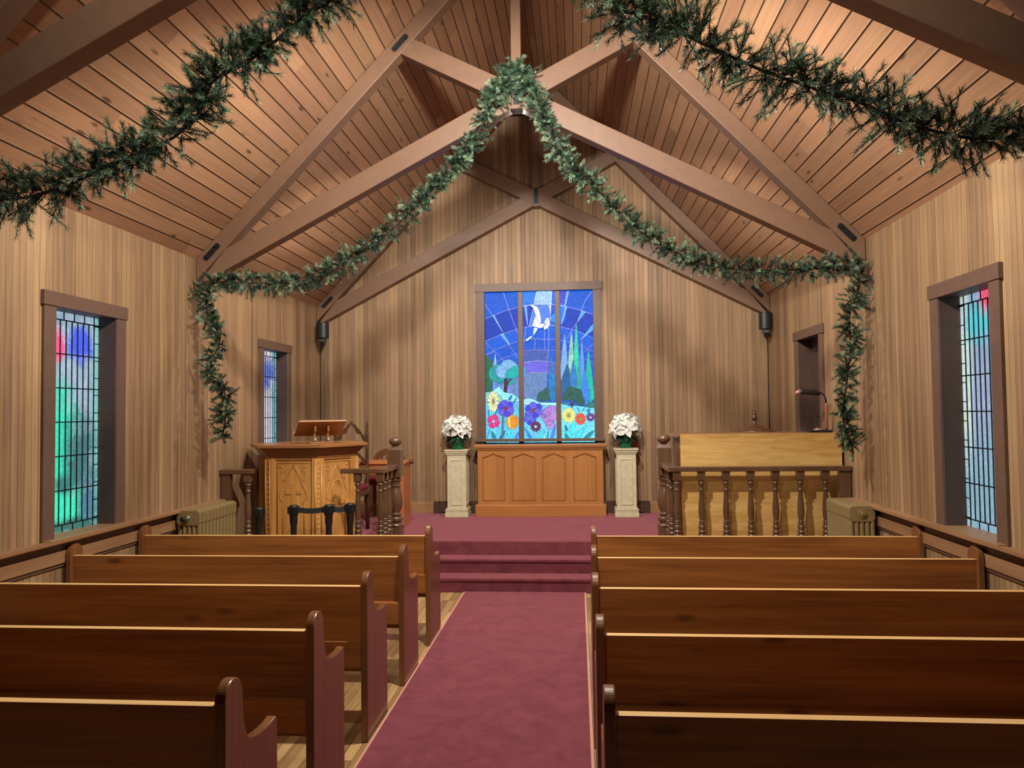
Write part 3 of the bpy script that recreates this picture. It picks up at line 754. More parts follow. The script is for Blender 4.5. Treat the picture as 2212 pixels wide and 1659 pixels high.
# ================================================================ PEWS
PROF = [(0, 0), (0, .79)] + [(.065 - .065 * math.cos(a), .812 + .066 * math.sin(a)) for a in [PI * i / 24 for i in range(1, 24)]] + \
       [(.13, .80), (.133, .765), (.141, .72), (.152, .685), (.168, .658), (.19, .642), (.225, .631), (.27, .624), (.32, .620), (.365, .620), (.405, .626), (.416, .620), (.42, .60), (.42, 0)]
def make_pew(length, label):
    t = thing('church_pew', label, 'pew', (0, 0, 0), 0)
    h = length / 2
    for s in (-1, 1):
        mb = MB(); x = s * h
        mb.prism([(x, y, z) for y, z in PROF], (-s * .036, 0, 0)); mb.build('end_panel', 'pewend', t, bevel=.005)
    a = h - .036
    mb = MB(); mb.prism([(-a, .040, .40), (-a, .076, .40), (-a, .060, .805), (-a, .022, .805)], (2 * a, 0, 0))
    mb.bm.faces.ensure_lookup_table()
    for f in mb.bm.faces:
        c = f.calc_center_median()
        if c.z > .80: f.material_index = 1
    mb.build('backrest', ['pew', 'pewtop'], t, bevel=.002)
    mb = MB(); mb.box(-a, a, .0, .043, .385, .522)
    mb.build('lower_rail', 'pew', t, bevel=.004)
    mb = MB(); mb.box(-a, a, .068, .405, .424, .446); mb.build('seat', 'pew', t, bevel=.006)
    mb = MB(); mb.box(-a, a, .10, .125, .335, .424); mb.build('seat_support', 'pew', t)
    return t
LX0, LX1, RX0, RX1 = -3.372, -1.108, .072, 2.398
DY = .8222
posn = ['front row, nearest the steps', 'second row from the steps', 'middle row, third from the steps', 'fourth row from the steps', 'rearmost row seen, nearest the viewer']
pl = make_pew(LX1 - LX0, 'long fir pew left of the aisle, ' + posn[0])
pr = make_pew(RX1 - RX0, 'long fir pew right of the aisle, ' + posn[0])
RXO = (.016, .0, -.010, -.010, -.006)
LXO = (.006, .0, -.008, -.006, .0)
for i in range(5):
    for src, xc, side, g, xo, yo in ((pl, (LX0 + LX1) / 2, 'left', 'pews left of the aisle', LXO, 5.6156), (pr, (RX0 + RX1) / 2, 'right', 'pews right of the aisle', RXO, 5.61)):
        o = src if i == 0 else copy_tree(src)
        o.location = (xc + xo[i], yo - i * DY, 0)
        o['label'] = 'long fir pew %s of the aisle, %s' % (side, posn[i]); o['group'] = g

# ================================================================ ALTAR AND PEDESTALS
AX, AY = -.472, 9.53
t = thing('altar_table', 'orange brown wooden altar with four arched panels under the stained glass', 'altar', (AX, AY, ZS))
HW = .782; D = .26
mb = MB(); mb.box(-HW, HW, .012, D, .14, .82); mb.build('body', 'altar', t)
mb = MB(); 
mb.prism([(-HW - .03, -.02, 0), (-HW - .03, -.02, .135), (-HW - .03, -.012, .145), (-HW - .03, D, .145), (-HW - .03, D, 0)], (2 * HW + .06, 0, 0)); mb.build('plinth', 'altarh', t, bevel=.003)
mb = MB()
for e, a, b in ((.004, .812, .828), (.016, .828, .842), (.024, .842, .852), (.034, .852, .870), (.042, .870, .892)):
    mb.box(-HW - e, HW + e, -e, D, a, b)
mb.build('top', 'altarh', t, bevel=.004)
# face frame with four shouldered openings, bevelled panels behind
pc = [-1.052, -.676, -.300, .084]; pw = .146
mb = MB(); zb, zsh, zpk = .19, .749, .822
xs = [-HW] + [v for c in pc for v in (c - AX - pw, c - AX + pw)] + [HW]
for i in range(0, len(xs), 2): mb.box(xs[i], xs[i + 1], 0, .014, .145, .812)
for c in pc:
    x = c - AX
    mb.box(x - pw, x + pw, 0, .014, .145, zb)
    mb.prism([(x - pw, 0, .812), (x - pw, 0, zsh - .012), (x, 0, zpk - .03), (x + pw, 0, zsh - .012), (x + pw, 0, .812)], (0, .014, 0))
mb.build('face_frame', 'altar', t)
for c in pc:
    x = c - AX; mb = MB()
    pts = [(x - pw, zb), (x + pw, zb), (x + pw, zsh - .012), (x, zpk - .03), (x - pw, zsh - .012)]
    n = len(pts); b_ = .010
    mbv = [(p, q) for p, q in pts]
    cx_, cz_ = x, (zb + zsh) / 2
    for i in range(n):
        a, b = Vector((pts[i][0], 0, pts[i][1])), Vector((pts[(i + 1) % n][0], 0, pts[(i + 1) % n][1]))
        d = (b - a).normalized(); nn = Vector((-d.z, 0, d.x))
        k = .002
        mb.prism([a - d * k + Vector((0, .004, 0)), b + d * k + Vector((0, .004, 0)), b + nn * b_ - d * b_ + Vector((0, -.005, 0)), a + nn * b_ + d * b_ + Vector((0, -.005, 0))], (0, .010, 0))
    mb.build('arched_panel', 'altar', t)

def pedestal(x, label):
    t = thing('pedestal', label, 'pedestal', (x, 9.573, ZS), 0, 'cream pedestals flanking the altar')
    mb = MB()
    for hw, a, b in ((.147, 0, .055), (.140, .055, .08), (.146, .08, .095), (.132, .095, .115)): mb.box(-hw, hw, -hw, hw, a, b)
    mb.build('base', 'stone', t, bevel=.006)
    mb = MB(); mb.box(-.118, .118, -.118, .118, .115, .765)
    mb.build('shaft', 'stone', t, bevel=.003)
    for k in range(4):
        mb = MB(); R4 = Matrix.Rotation(k * PI / 2, 4, 'Z')
        w, z0, z1, f = .062, .16, .70, .012
        for a, b, c, d in ((-w - f, -w, z0, z1), (w, w + f, z0, z1), (-w - f, w + f, z0 - f, z0), (-w - f, w + f, z1, z1 + f)): mb.box(a, b, -.126, -.1175, c, d)
        for v in mb.bm.verts: v.co = R4 @ v.co
        mb.build('panel_moulding', 'stone', t, bevel=.003)
    mb = MB()
    for hw, a, b in ((.124, .765, .775), (.131, .775, .795), (.142, .795, .812), (.134, .812, .818), (.151, .818, .838)): mb.box(-hw, hw, -hw, hw, a, b)
    mb.build('capital', 'stone', t, bevel=.004)
PX = (-1.511, .590)
pedestal(PX[0], 'cream square pedestal with recessed panels left of the altar'); pedestal(PX[1], 'cream square pedestal with recessed panels right of the altar')

def petal(mb, o, d, n, L, W, droop=.25, mi=0):
    """pointed folded petal from o along d, upper side n"""
    d = d.normalized(); s = d.cross(n).normalized(); n = s.cross(d).normalized()
    rows = []
    for tt, k in ((0, .12), (.2, .62), (.42, 1), (.62, .9), (.82, .5), (1, .02)):
        c = o + d * L * tt - n * (L * droop * tt * tt)
        rows.append([mb.bm.verts.new(c + s * W * k * .5 + n * W * .10 * k), mb.bm.verts.new(c - n * W * .04), mb.bm.verts.new(c - s * W * k * .5 + n * W * .10 * k)])
    for a, b in zip(rows, rows[1:]):
        for i in (0, 1):
            f = mb.bm.faces.new((a[i], a[i + 1], b[i + 1], b[i])); f.smooth = True; f.material_index = mi
def poinsettia(x, z, seed, label):
    rr = random.Random(seed)
    t = thing('potted_poinsettia', label, 'potted plant', (x, 9.573, z), 0, 'white poinsettias on the pedestals')
    mb = MB(); prof = [(.062, 0), (.066, .01), (.083, .13), (.088, .145), (.080, .146), (.074, .13)]
    mb.lathe(prof, seg=28)
    for v in mb.bm.verts:
        k = 1 + .05 * math.sin(9 * math.atan2(v.co.y, v.co.x) + seed + v.co.z * 30); v.co.x *= k; v.co.y *= k
    o = mb.build('pot', 'foil', t); o['label'] = 'crinkled green foil pot'
    mb = MB()
    for i in range(46):
        a = rr.uniform(0, 2 * PI); e = rr.uniform(-.35, .7)
        d = Vector((math.cos(a) * math.cos(e), math.sin(a) * math.cos(e), math.sin(e)))
        o_ = Vector((d.x * .05, d.y * .05, .15 + max(0, d.z) * .12))
        petal(mb, o_, d, Vector((0, 0, 1)) + d * .2, rr.uniform(.10, .155), rr.uniform(.05, .075), rr.uniform(.2, .6))
    mb.tube([(0, 0, .1), (.005, 0, .22), (0, .004, .30)], .012)
    mb.build('foliage', 'leaf', t)
    spots = [(0, 80, 0), (-85, 2, 0), (-145, 0, 0), (-25, 8, 0), (-115, 45, 0), (-50, 42, 0), (175, 30, 0), (20, 45, 0), (75, 35, 0), (125, 20, 0)]
    for az, el, rad in spots:
        az = math.radians(az + rr.uniform(-10, 10)); el = math.radians(el + rr.uniform(-8, 8))
        n = Vector((math.cos(az) * math.cos(el), math.sin(az) * math.cos(el), math.sin(el)))
        c = Vector((0, 0, .245)) + Vector((n.x * .165, n.y * .13, n.z * .155)) * rr.uniform(.92, 1.08)
        mb = MB(); u = n.orthogonal().normalized(); v = n.cross(u)
        for k, (cnt, L, W, lift) in enumerate(((6, .128, .074, .02), (5, .078, .046, .42))):
            for i in range(cnt):
                a = 2 * PI * i / cnt + k * .6 + rr.uniform(-.2, .2)
                d = (u * math.cos(a) + v * math.sin(a) + n * (lift + rr.uniform(-.1, .15)))
                petal(mb, c + n * .004 * k, d, n, L * rr.uniform(.85, 1.15), W * rr.uniform(.9, 1.15), rr.uniform(.05, .35))
        for i in range(5):
            a = 2 * PI * i / 5
            mb.ball(c + n * .012 + (u * math.cos(a) + v * math.sin(a)) * .007, .0045, mi=1, seg=6)
        mb.build('bloom', ['petal', 'pollen'], t)
poinsettia(PX[0], ZS + .8385, 3, 'white poinsettia in green foil on the pedestal left of the altar')
poinsettia(PX[1], ZS + .8385, 11, 'white poinsettia in green foil on the pedestal right of the altar')

# ================================================================ PULPIT
PC = Vector((-2.73, 7.583, ZS)); PRD = .5
def hexv(r, z): return [Vector((r * math.cos(math.radians(240 + 60 * i)), r * math.sin(math.radians(240 + 60 * i)), z)) for i in range(6)]
t = thing('pulpit', 'carved oak six-sided pulpit with cross and omega panels at the left rail', 'pulpit', PC)
mb = MB(); mb.prism(hexv(.478, .06), (0, 0, .86)); mb.build('body', 'oak', t)
mb = MB(); mb.prism(hexv(.515, 0), (0, 0, .055)); mb.prism(hexv(.502, .055), (0, 0, .025)); mb.build('plinth', 'oakd', t, bevel=.004)
mb = MB()
for r, a, b in ((.492, .86, .885), (.500, .885, .905), (.515, .905, .925), (.54, .925, .948), (.565, .948, .968), (.585, .968, .982), (.615, .982, 1.012)): mb.prism(hexv(r, a), (0, 0, b - a))
mb.build('cornice', 'oakd', t, bevel=.004)
for i in range(6):
    a = hexv(.5, 0)[i]; n = a.normalized(); s = Vector((-n.y, n.x, 0))
    mb = MB()
    pts = [a - n * .06 - s * .06, a - n * .012 - s * .058, a + n * .0 - s * .032, a + n * .0 + s * .032, a - n * .012 + s * .058, a - n * .06 + s * .06]
    mb.prism([p + Vector((0, 0, .08)) for p in pts], (0, 0, .80))
    for q in (-.03, .03): mb.tube([a + n * .001 + s * q + Vector((0, 0, .08)), a + n * .001 + s * q + Vector((0, 0, .87))], .008, 8)
    for j in range(16): mb.ball(a - n * .003 + Vector((0, 0, .12 + j * .048)), .009, .009, .018, seg=8)
    mb.build('corner_pilaster', 'oak', t)
def facet(i):
    v = hexv(.478, 0); a, b = v[i], v[(i + 1) % 6]
    m = (a + b) / 2; n = m.normalized(); s = (b - a).normalized()
    return lambda x, z, off=0: m + s * x + Vector((0, 0, z)) + n * off
def relief(P, pts, r=.006): return [P(x, z, .001) for x, z in pts]
def arch_pts(w, zb, zs, zp):
    L_ = [(-w, zb), (-w, zs - .16), (-w + .012, zs - .145), (-w - .03, zs - .10), (-w - .018, zs - .04), (-w * .95, zs + .01)]
    n = 7; up_ = [(-w * .95 * (1 - k / n) ** .9 * 1.0, zs + .01 + (zp - zs) * (k / n)) for k in range(1, n + 1)]
    half = L_ + up_
    return half + [(-x, z) for x, z in half[::-1][1:]]
for i, emb in ((0, 'cross'), (1, 'omega'), (5, 'plain')):
    P = facet(i); mb = MB()
    fr = [(-.165, .10), (-.165, .835), (.165, .835), (.165, .10)]
    mb.tube(relief(P, fr + fr[:1]), .007, 6)
    ap = arch_pts(.105, .10, .60, .80)
    mb.tube(relief(P, ap), .0075, 6)
    mb.tube(relief(P, [(x * 1.14, z + .018) for x, z in ap[6:-6]]), .0055, 6)
    for sx in (-1, 1):
        mb.tube(relief(P, [(sx * .15, .80), (sx * .10, .79), (sx * .085, .76), (sx * .11, .745), (sx * .135, .77)]), .005, 6)
    mb.build('arched_panel', 'oak', t)
    if emb == 'cross':
        mb = MB()
        out = [(-.022, .33), (-.022, .535), (-.082, .535), (-.082, .575), (-.022, .575), (-.022, .64), (.022, .64), (.022, .575), (.082, .575), (.082, .535), (.022, .535), (.022, .33)]
        mb.prism([P(x, z, -.002) for x, z in out], (P(0, 0, .012) - P(0, 0, 0)))
        mb.build('carved_cross', 'oak', t, bevel=.003)
    if emb == 'omega':
        for rad in (.008,):
            mb = MB()
            c = [(-.085, .44), (-.06, .415), (-.025, .425), (-.045, .475), (-.065, .53), (-.064, .59), (-.038, .64), (0, .655)]
            mb.tube(relief(P, c + [(-x, z) for x, z in c[::-1][1:]]), rad, 8)
            c = [(-.035, .47), (-.046, .53), (-.044, .585), (-.026, .618), (0, .628)]
            mb.tube(relief(P, c + [(-x, z) for x, z in c[::-1][1:]]), .005, 6)
            mb.build('carved_omega', 'oak', t)

# reading stand on the pulpit, turned towards the aisle
rd = thing('reading_stand', 'small sloping wooden reading desk standing on the pulpit top', 'book stand', (-2.575, 7.50, ZS + 1.0125), math.radians(30))
mb = MB(); w_, lo, hi = .235, Vector((0, .19, .085)), Vector((0, -.115, .232))
d = (hi - lo).normalized(); n = Vector((0, -d.z, d.y)); n = -n if n.z < 0 else n
mb.prism([Vector((-w_, 0, 0)) + lo, Vector((-w_, 0, 0)) + hi, Vector((-w_, 0, 0)) + hi - n * .02, Vector((-w_, 0, 0)) + lo - n * .02], (2 * w_, 0, 0)); mb.build('book_board', 'oakd', rd, bevel=.003)
mb = MB(); p0 = lo - d * .004
mb.prism([Vector((-w_, 0, 0)) + p0, Vector((-w_, 0, 0)) + p0 + n * .03, Vector((-w_, 0, 0)) + p0 + n * .03 + d * .015, Vector((-w_, 0, 0)) + p0 + d * .015], (2 * w_, 0, 0)); mb.build('book_ledge', 'oakd', rd)
for s in (-1, 1):
    mb = MB(); x = s * .065 - .011
    mb.prism([(x, -.055, .0), (x, .075, .0), (x, .07, .02), (x, .02, .035), (x, .01, .06), (x, .045, .08), (x, .055, .125), (x, -.062, .182), (x, -.066, .12), (x, -.035, .10), (x, -.03, .075), (x, -.06, .055), (x, -.07, .03)], (.022, 0, 0)); mb.build('bracket', 'oakd', rd, bevel=.003)
mb = MB(); mb.box(-.12, .12, -.07, .085, 0, .012); mb.build('foot_board', 'oakd', rd, bevel=.003)

# ================================================================ ALTAR RAILS
ZRT = 1.205 - ZS
def baluster_bm(mb, x, y, s=1.0):
    h = .0335
    v = mb.box(x - h, x + h, y - h, y + h, 0, .165)
    mb.lathe([(.045, .158), (.036, .172), (.034, .18)], x, y, 16)
    mb.lathe([(.022, .178), (.031, .188), (.035, .200), (.03, .212), (.022, .218), (.03, .226), (.034, .242), (.028, .258), (.02, .264), (.031, .270), (.032, .276), (.02, .282), (.031, .288), (.031, .294), (.02, .300), (.023, .31), (.028, .34), (.0305, .38), (.030, .41), (.026, .46), (.021, .52), (.0185, .565), (.024, .570), (.027, .576), (.024, .582), (.019, .588), (.0195, .62), (.028, .630), (.033, .638), (.028, .646), (.024, .65), (.034, .668)], x, y, 18)
    mb.box(x - h, x + h, y - h, y + h, .664, ZRT - .045)
def newel(parent, x, y):
    mb = MB(); h = .068
    mb.box(x - h, x + h, y - h, y + h, 0, .18)
    mb.lathe([(.085, .172), (.066, .19), (.05, .20), (.06, .206), (.072, .22), (.072, .245), (.055, .262), (.045, .266), (.064, .275), (.064, .285), (.045, .292), (.042, .30), (.058, .33), (.07, .37), (.073, .41), (.068, .46), (.055, .52), (.044, .555), (.056, .562), (.056, .57), (.044, .578), (.046, .61), (.06, .62), (.062, .63), (.05, .64), (.062, .665)], x, y, 24)
    mb.box(x - h, x + h, y - h, y + h, .66, .93)
    mb.prism([(x - h, y - h, .93), (x + h, y - h, .93), (x + h, y + h, .93), (x - h, y + h, .93)], (0, 0, .001))
    b = [mb.bm.verts.new((x + sx * h, y + sy * h, .93)) for sx, sy in ((-1, -1), (1, -1), (1, 1), (-1, 1))]
    c = [mb.bm.verts.new((x + sx * h * .62, y + sy * h * .62, .968)) for sx, sy in ((-1, -1), (1, -1), (1, 1), (-1, 1))]
    for i in range(4): mb.bm.faces.new((b[i], b[(i + 1) % 4], c[(i + 1) % 4], c[i]))
    mb.bm.faces.new(c)
    o = mb.build('newel_post', 'walnut', parent, bevel=.004)
    mb = MB(); mb.lathe([(.03, .962), (.03, .975), (.045, .982), (.062, 1.0), (.066, 1.018), (.060, 1.038), (.042, 1.054), (.018, 1.062)], x, y, 24)
    mb.build('ball_finial', 'walnut', o)
def rail_piece(parent, pts, hw=.05):
    """flat handrail along a polyline, mitred"""
    mb = MB(); P = [Vector((p[0], p[1], 0)) for p in pts]; L_, R_ = [], []
    for i, p in enumerate(P):
        d0 = (P[i] - P[i - 1]).normalized() if i else (P[1] - P[0]).normalized()
        d1 = (P[i + 1] - P[i]).normalized() if i < len(P) - 1 else d0
        n0, n1 = Vector((-d0.y, d0.x, 0)), Vector((-d1.y, d1.x, 0)); m = (n0 + n1).normalized(); k = hw / m.dot(n0)
        L_.append(p + m * k); R_.append(p - m * k)
    mb.prism([q + Vector((0, 0, ZRT - .045)) for q in L_ + R_[::-1]], (0, 0, .045)); mb.build('handrail', 'walnut', parent, bevel=.007)
RY = 7.06
def rail_thing(name, label, bal, pts, newel_at=None, wall_post=None, foot=None):
    t = thing(name, label, 'railing', (pts[0][0], RY, ZS), 0, 'turned altar rails')
    ox = pts[0][0]
    rail_piece(t, [(a - ox, b - RY) for a, b in pts])
    for x, y in bal:
        mb = MB(); baluster_bm(mb, x - ox, y - RY); mb.build('baluster', 'walnut', t, bevel=.003)
    if newel_at: newel(t, newel_at[0] - ox, newel_at[1] - RY)
    if wall_post:
        mb = MB(); x0, x1 = wall_post; mb.box(x0 - ox, x1 - ox, -.03, .03, 0, ZRT - .045); mb.build('wall_post', 'walnut', t, bevel=.003)
    return t
CR = .862
rail_thing('altar_rail', 'long dark turned altar rail in front of the plywood organ back', [(CR + .03 + .218 * k, RY) for k in range(0, 7)] + [(CR + .0, RY + .17), (CR - .004, RY + .34)],
           [(2.42, RY), (CR, RY), (CR - .012, 7.61)], (CR - .014, 7.67), (2.315, 2.415))
CL = -1.852
rail_thing('altar_rail', 'short dark turned altar rail between pulpit and steps with newel', [(CL - .215, RY), (CL, RY), (CL - .002, RY + .17), (CL - .004, RY + .34)], [(-2.222, RY), (CL, RY), (CL - .004, 7.59)], (CL + .004, 7.65))
rail_thing('altar_rail', 'dark stub of altar rail between left wall and pulpit', [(-3.135, RY)], [(-3.395, RY), (-3.075, RY)], None, (-3.39, -3.30))

# ================================================================ ORGAN, LAMP, FONT
t = thing('organ_console', 'wooden organ turned away, showing its golden plywood back above the right rail', 'organ', (1.675, 7.2, ZS))
mb = MB(); mb.box(-.725, .725, .0, .018, .02, 1.075); mb.build('back_panel', 'ply', t, bevel=.002)
mb = MB(); mb.box(-.725, .725, .019, .58, .0, 1.045); mb.build('case', 'organ', t, bevel=.004)
mb = MB(); mb.prism([(-.755, .03, 1.045), (-.745, .03, 1.062), (-.745, .03, 1.074), (.74, .03, 1.074), (.74, .03, 1.045)], (0, .58, 0)); mb.build('lid', 'organ', t, bevel=.004)
mb = MB(); mb.box(-.737, -.725, -.0, .05, .0, .78); mb.build('corner_post', 'organ', t)
mb = MB(); mb.box(-.7, .7, .58, .82, .62, .68); mb.box(-.7, -.64, .58, .80, 0, .62); mb.box(.64, .7, .58, .80, 0, .62); mb.build('key_shelf', 'organ', t, bevel=.004)
mb = MB(); mb.box(-.62, .62, .60, .80, .681, .695); mb.build('keyboard', 'petal', t)

lp = thing('desk_lamp', 'black gooseneck lamp with wooden handle standing on the organ', 'lamp', (2.28, 7.42, ZS + 1.0742))
mb = MB(); mb.box(-.11, .09, -.06, .06, 0, .022); mb.build('base', 'black', lp, bevel=.004)
mb = MB(); mb.ball((-.02, 0, .024), .045, .04, .014); mb.ball((-.03, 0, .04), .006); mb.build('switch_plate', 'copper', lp)
mb = MB(); mb.lathe([(.012, .02), (.015, .05), (.0155, .26), (.013, .275)], .06, 0, 14); mb.build('handle', 'lampwood', lp)
mb = MB(); mb.box(.025, .047, -.012, .012, .03, .10); mb.build('bracket', 'chrome', lp)
mb = MB(); mb.tube([(.06, 0, .27), (.058, 0, .31), (.045, 0, .345), (.02, 0, .37), (-.015, 0, .38), (-.04, 0, .376)], .008, 10); mb.build('gooseneck', 'black', lp)
mb = MB(); mb.tube([(.0, 0, .352), (-.02, 0, .375), (-.16, 0, .385), (-.175, 0, .386)], [.016, .026, .026, .026], 16); mb.build('shade', 'black', lp)
mb = MB(); mb.tube([(-.175, 0, .386), (-.205, 0, .376), (-.225, 0, .366)], [.026, .018, .005], 16); mb.build('shade_end', 'copper', lp)

ft = thing('font', 'brown wooden font whose turned lid shows above the organ', 'font', (1.93, 8.55, ZS))
mb = MB(); mb.lathe([(.17, 0), (.17, 0.04), (.13, 0.07), (.07, 0.1), (.06, 0.3), (.075, 0.5), (.06, 0.6), (.10, 0.72), (.2, 0.885), (.22, 1.005)], seg=28); mb.build('stem', 'chair', ft)
mb = MB(); mb.lathe([(.225, 1.005), (.245, 1.015), (.248, 1.045), (.24, 1.057)], seg=36); mb.build('bowl_rim', 'chair', ft)
mb = MB(); mb.lathe([(.235, 1.057), (.165, 1.067), (.16, 1.085), (.10, 1.093), (.095, 1.105), (.055, 1.115), (.03, 1.14), (.016, 1.165), (.018, 1.18), (.028, 1.187), (.032, 1.205), (.027, 1.225), (.022, 1.23), (.024, 1.245), (.02, 1.265), (.008, 1.285)], seg=32); mb.build('lid', 'chair', ft)

# ================================================================ CHAIRS AND DESK BEHIND THE PULPIT
def turned_post(mb, x, y, z1):
    mb.lathe([(.022, 0), (.022, .5), (.016, .52), (.022, .54), (.018, .60), (.018, z1 - .34), (.023, z1 - .32), (.015, z1 - .30), (.02, z1 - .28), (.018, z1 - .18), (.023, z1 - .165), (.013, z1 - .15), (.02, z1 - .135), (.012, z1 - .115), (.018, z1 - .10), (.011, z1 - .08), (.016, z1 - .065), (.010, z1 - .045), (.012, z1 - .03), (.003, z1)], x, y, 14)
t = thing('carved_chair', 'dark carved high-backed chair with gabled crest behind the pulpit', 'chair', (-2.565, 8.285, ZS))
for s in (-1, 1):
    mb = MB(); turned_post(mb, s * .185, .22, 1.24); mb.build('back_post', 'chair', t)
    mb = MB(); mb.lathe([(.02, 0), (.026, .05), (.018, .08), (.026, .2), (.02, .36), (.026, .40), (.026, .70), (.016, .72)], s * .20, -.2, 14); mb.build('front_leg', 'chair', t)
    mb = MB(); mb.tube([(s * .20, -.22, .70), (s * .205, -.05, .715), (s * .195, .12, .70), (s * .185, .22, .72)], [.028, .022, .02, .018], 10); mb.build('armrest', 'chair', t)
def gable(z0, z1, wv):
    mb = MB(); n = 14; up_, lo_ = [], []
    for i in range(-n, n + 1):
        k = abs(i) / n; x = .172 * i / n
        z = z1 - (z1 - z0) * k ** 1.15
        up_.append((x, .215, z + .008 * math.cos(k * 22)))
        lo_.append((x, .215, z - wv * (1 + .35 * math.cos(k * 16)) + (.03 if k < .12 else 0)))
    for i in range(2 * n):
        mb.prism([up_[i], up_[i + 1], lo_[i + 1], lo_[i]], (0, .028, 0))
    bmesh.ops.remove_doubles(mb.bm, verts=mb.bm.verts, dist=.0001)
    for s in (-1, 1):
        for q in range(4):
            k = .2 + .2 * q; c = Vector((s * .172 * k, .212, z1 - (z1 - z0) * k ** 1.15 - wv * .45))
            mb.tube([c + Vector((.018 * math.cos(a) * (1 - a / 12), 0, .018 * math.sin(a) * (1 - a / 12))) for a in [j * .6 for j in range(12)]], .004, 5)
    return mb
gable(1.02, 1.215, .055).build('carved_crest', 'chair', t); gable(.77, .92, .05).build('carved_rail', 'chair', t)
mb = MB(); mb.box(-.22, .22, -.22, .22, .40, .455); mb.build('seat_frame', 'chair', t, bevel=.006)
mb = MB(); mb.box(-.205, .205, -.215, .19, .455, .515); o = mb.build('cushion', 'redfab', t, bevel=.02); o['label'] = 'red padded seat'

t = thing('round_back_chair', 'low wooden chair with rounded back and red seat behind the desk', 'chair', (-2.385, 9.34, ZS))
mb = MB(); ou = [(.22 * math.cos(a), .19, .66 + .20 * math.sin(a)) for a in [PI * i / 18 for i in range(19)]]; inn = [(.165 * math.cos(a), .19, .64 + .14 * math.sin(a)) for a in [PI * i / 18 for i in range(19)]]
for i in range(18): mb.prism([ou[i], ou[i + 1], inn[i + 1], inn[i]], (0, .03, 0))
bmesh.ops.remove_doubles(mb.bm, verts=mb.bm.verts, dist=.0001); mb.build('back_hoop', 'pewend', t)
for s in (-1, 1):
    mb = MB(); mb.box(s * .192 - .024, s * .192 + .024, .188, .222, 0, .655); mb.build('back_leg', 'pewend', t, bevel=.004)
    mb = MB(); mb.box(s * .19 - .02, s * .19 + .02, -.2, -.16, 0, .43); mb.build('front_leg', 'pewend', t, bevel=.004)
for i in range(4):
    mb = MB(); x = -.09 + .06 * i; mb.box(x - .009, x + .009, .198, .212, .45, .76); mb.build('spindle', 'pewend', t)
mb = MB(); mb.box(-.22, .22, -.21, .22, .43, .46); mb.build('seat', 'pewend', t, bevel=.006)
mb = MB(); mb.box(-.21, .21, -.205, .18, .46, .515); o = mb.build('cushion', 'redfab', t, bevel=.02); o['label'] = 'red padded seat'

t = thing('side_desk', 'orange stained wooden desk standing behind the pulpit newel', 'desk', (-2.335, 8.76, ZS))
mb = MB(); mb.box(-.375, .375, -.2, .2, .722, .752); mb.build('desktop', 'desk', t, bevel=.004)
mb = MB(); mb.box(-.345, .345, -.175, -.155, .61, .722); mb.build('apron', 'desk', t)
for s in (-1, 1):
    mb = MB(); mb.box(s * .335 - .02, s * .335 + .02, -.19, .18, 0, .722); mb.build('side_panel', 'desk', t, bevel=.003)
mb = MB(); mb.tube([(.375, .08, .735), (.41, .08, .735)], .028, 14); mb.build('knob', 'chair', t)

# ================================================================ BARRIER POSTS
def barrier(x, y, label, to=None):
    t = thing('barrier_post', label, 'barrier', (x, y, 0), 0, 'black barrier posts before the pulpit')
    mb = MB(); mb.lathe([(.095, 0), (.095, .012), (.05, .028), (.03, .034)], seg=28); mb.build('base', 'black', t)
    mb = MB(); mb.lathe([(.027, .03), (.027, .70), (.029, .72), (.034, .74), (.034, .80), (.036, .802)], seg=20); mb.build('post', 'black', t)
    mb = MB(); mb.lathe([(.037, .80), (.04, .81), (.04, .885), (.037, .895), (.030, .90)], seg=20)
    for k in range(4):
        a = k * PI / 2 + .5; mb.box(math.cos(a) * .04 - .012, math.cos(a) * .04 + .012, math.sin(a) * .04 - .012, math.sin(a) * .04 + .012, .825, .885)
    mb.build('head', 'black', t, bevel=.002)
    if to:
        d = Vector((to[0] - x, to[1] - y, 0)); u = d.normalized(); n = Vector((-u.y, u.x, 0)) * .0015
        a, b = u * .038, d - u * .042; L_ = []
        mb = MB()
        for k in range(9):
            p = a.lerp(b, k / 8); sag = -.012 * math.sin(PI * k / 8); L_.append(p + Vector((0, 0, .855 + sag)))
        for p, q in zip(L_, L_[1:]): mb.prism([p - n + Vector((0, 0, -.024)), q - n + Vector((0, 0, -.024)), q - n + Vector((0, 0, .024)), p - n + Vector((0, 0, .024))], n * 2)
        mb.build('belt', 'belt', t)
BP = [(-2.575, 6.76), (-2.262, 6.80), (-2.095, 6.90)]
barrier(*BP[0], 'black barrier post before the cross panel of the pulpit', BP[1]); barrier(*BP[1], 'black barrier post at the front corner of the pulpit', BP[2]); barrier(*BP[2], 'black barrier post beside the first baluster')
barrier(-2.83, 6.60, 'lone black barrier post between radiator and pulpit')

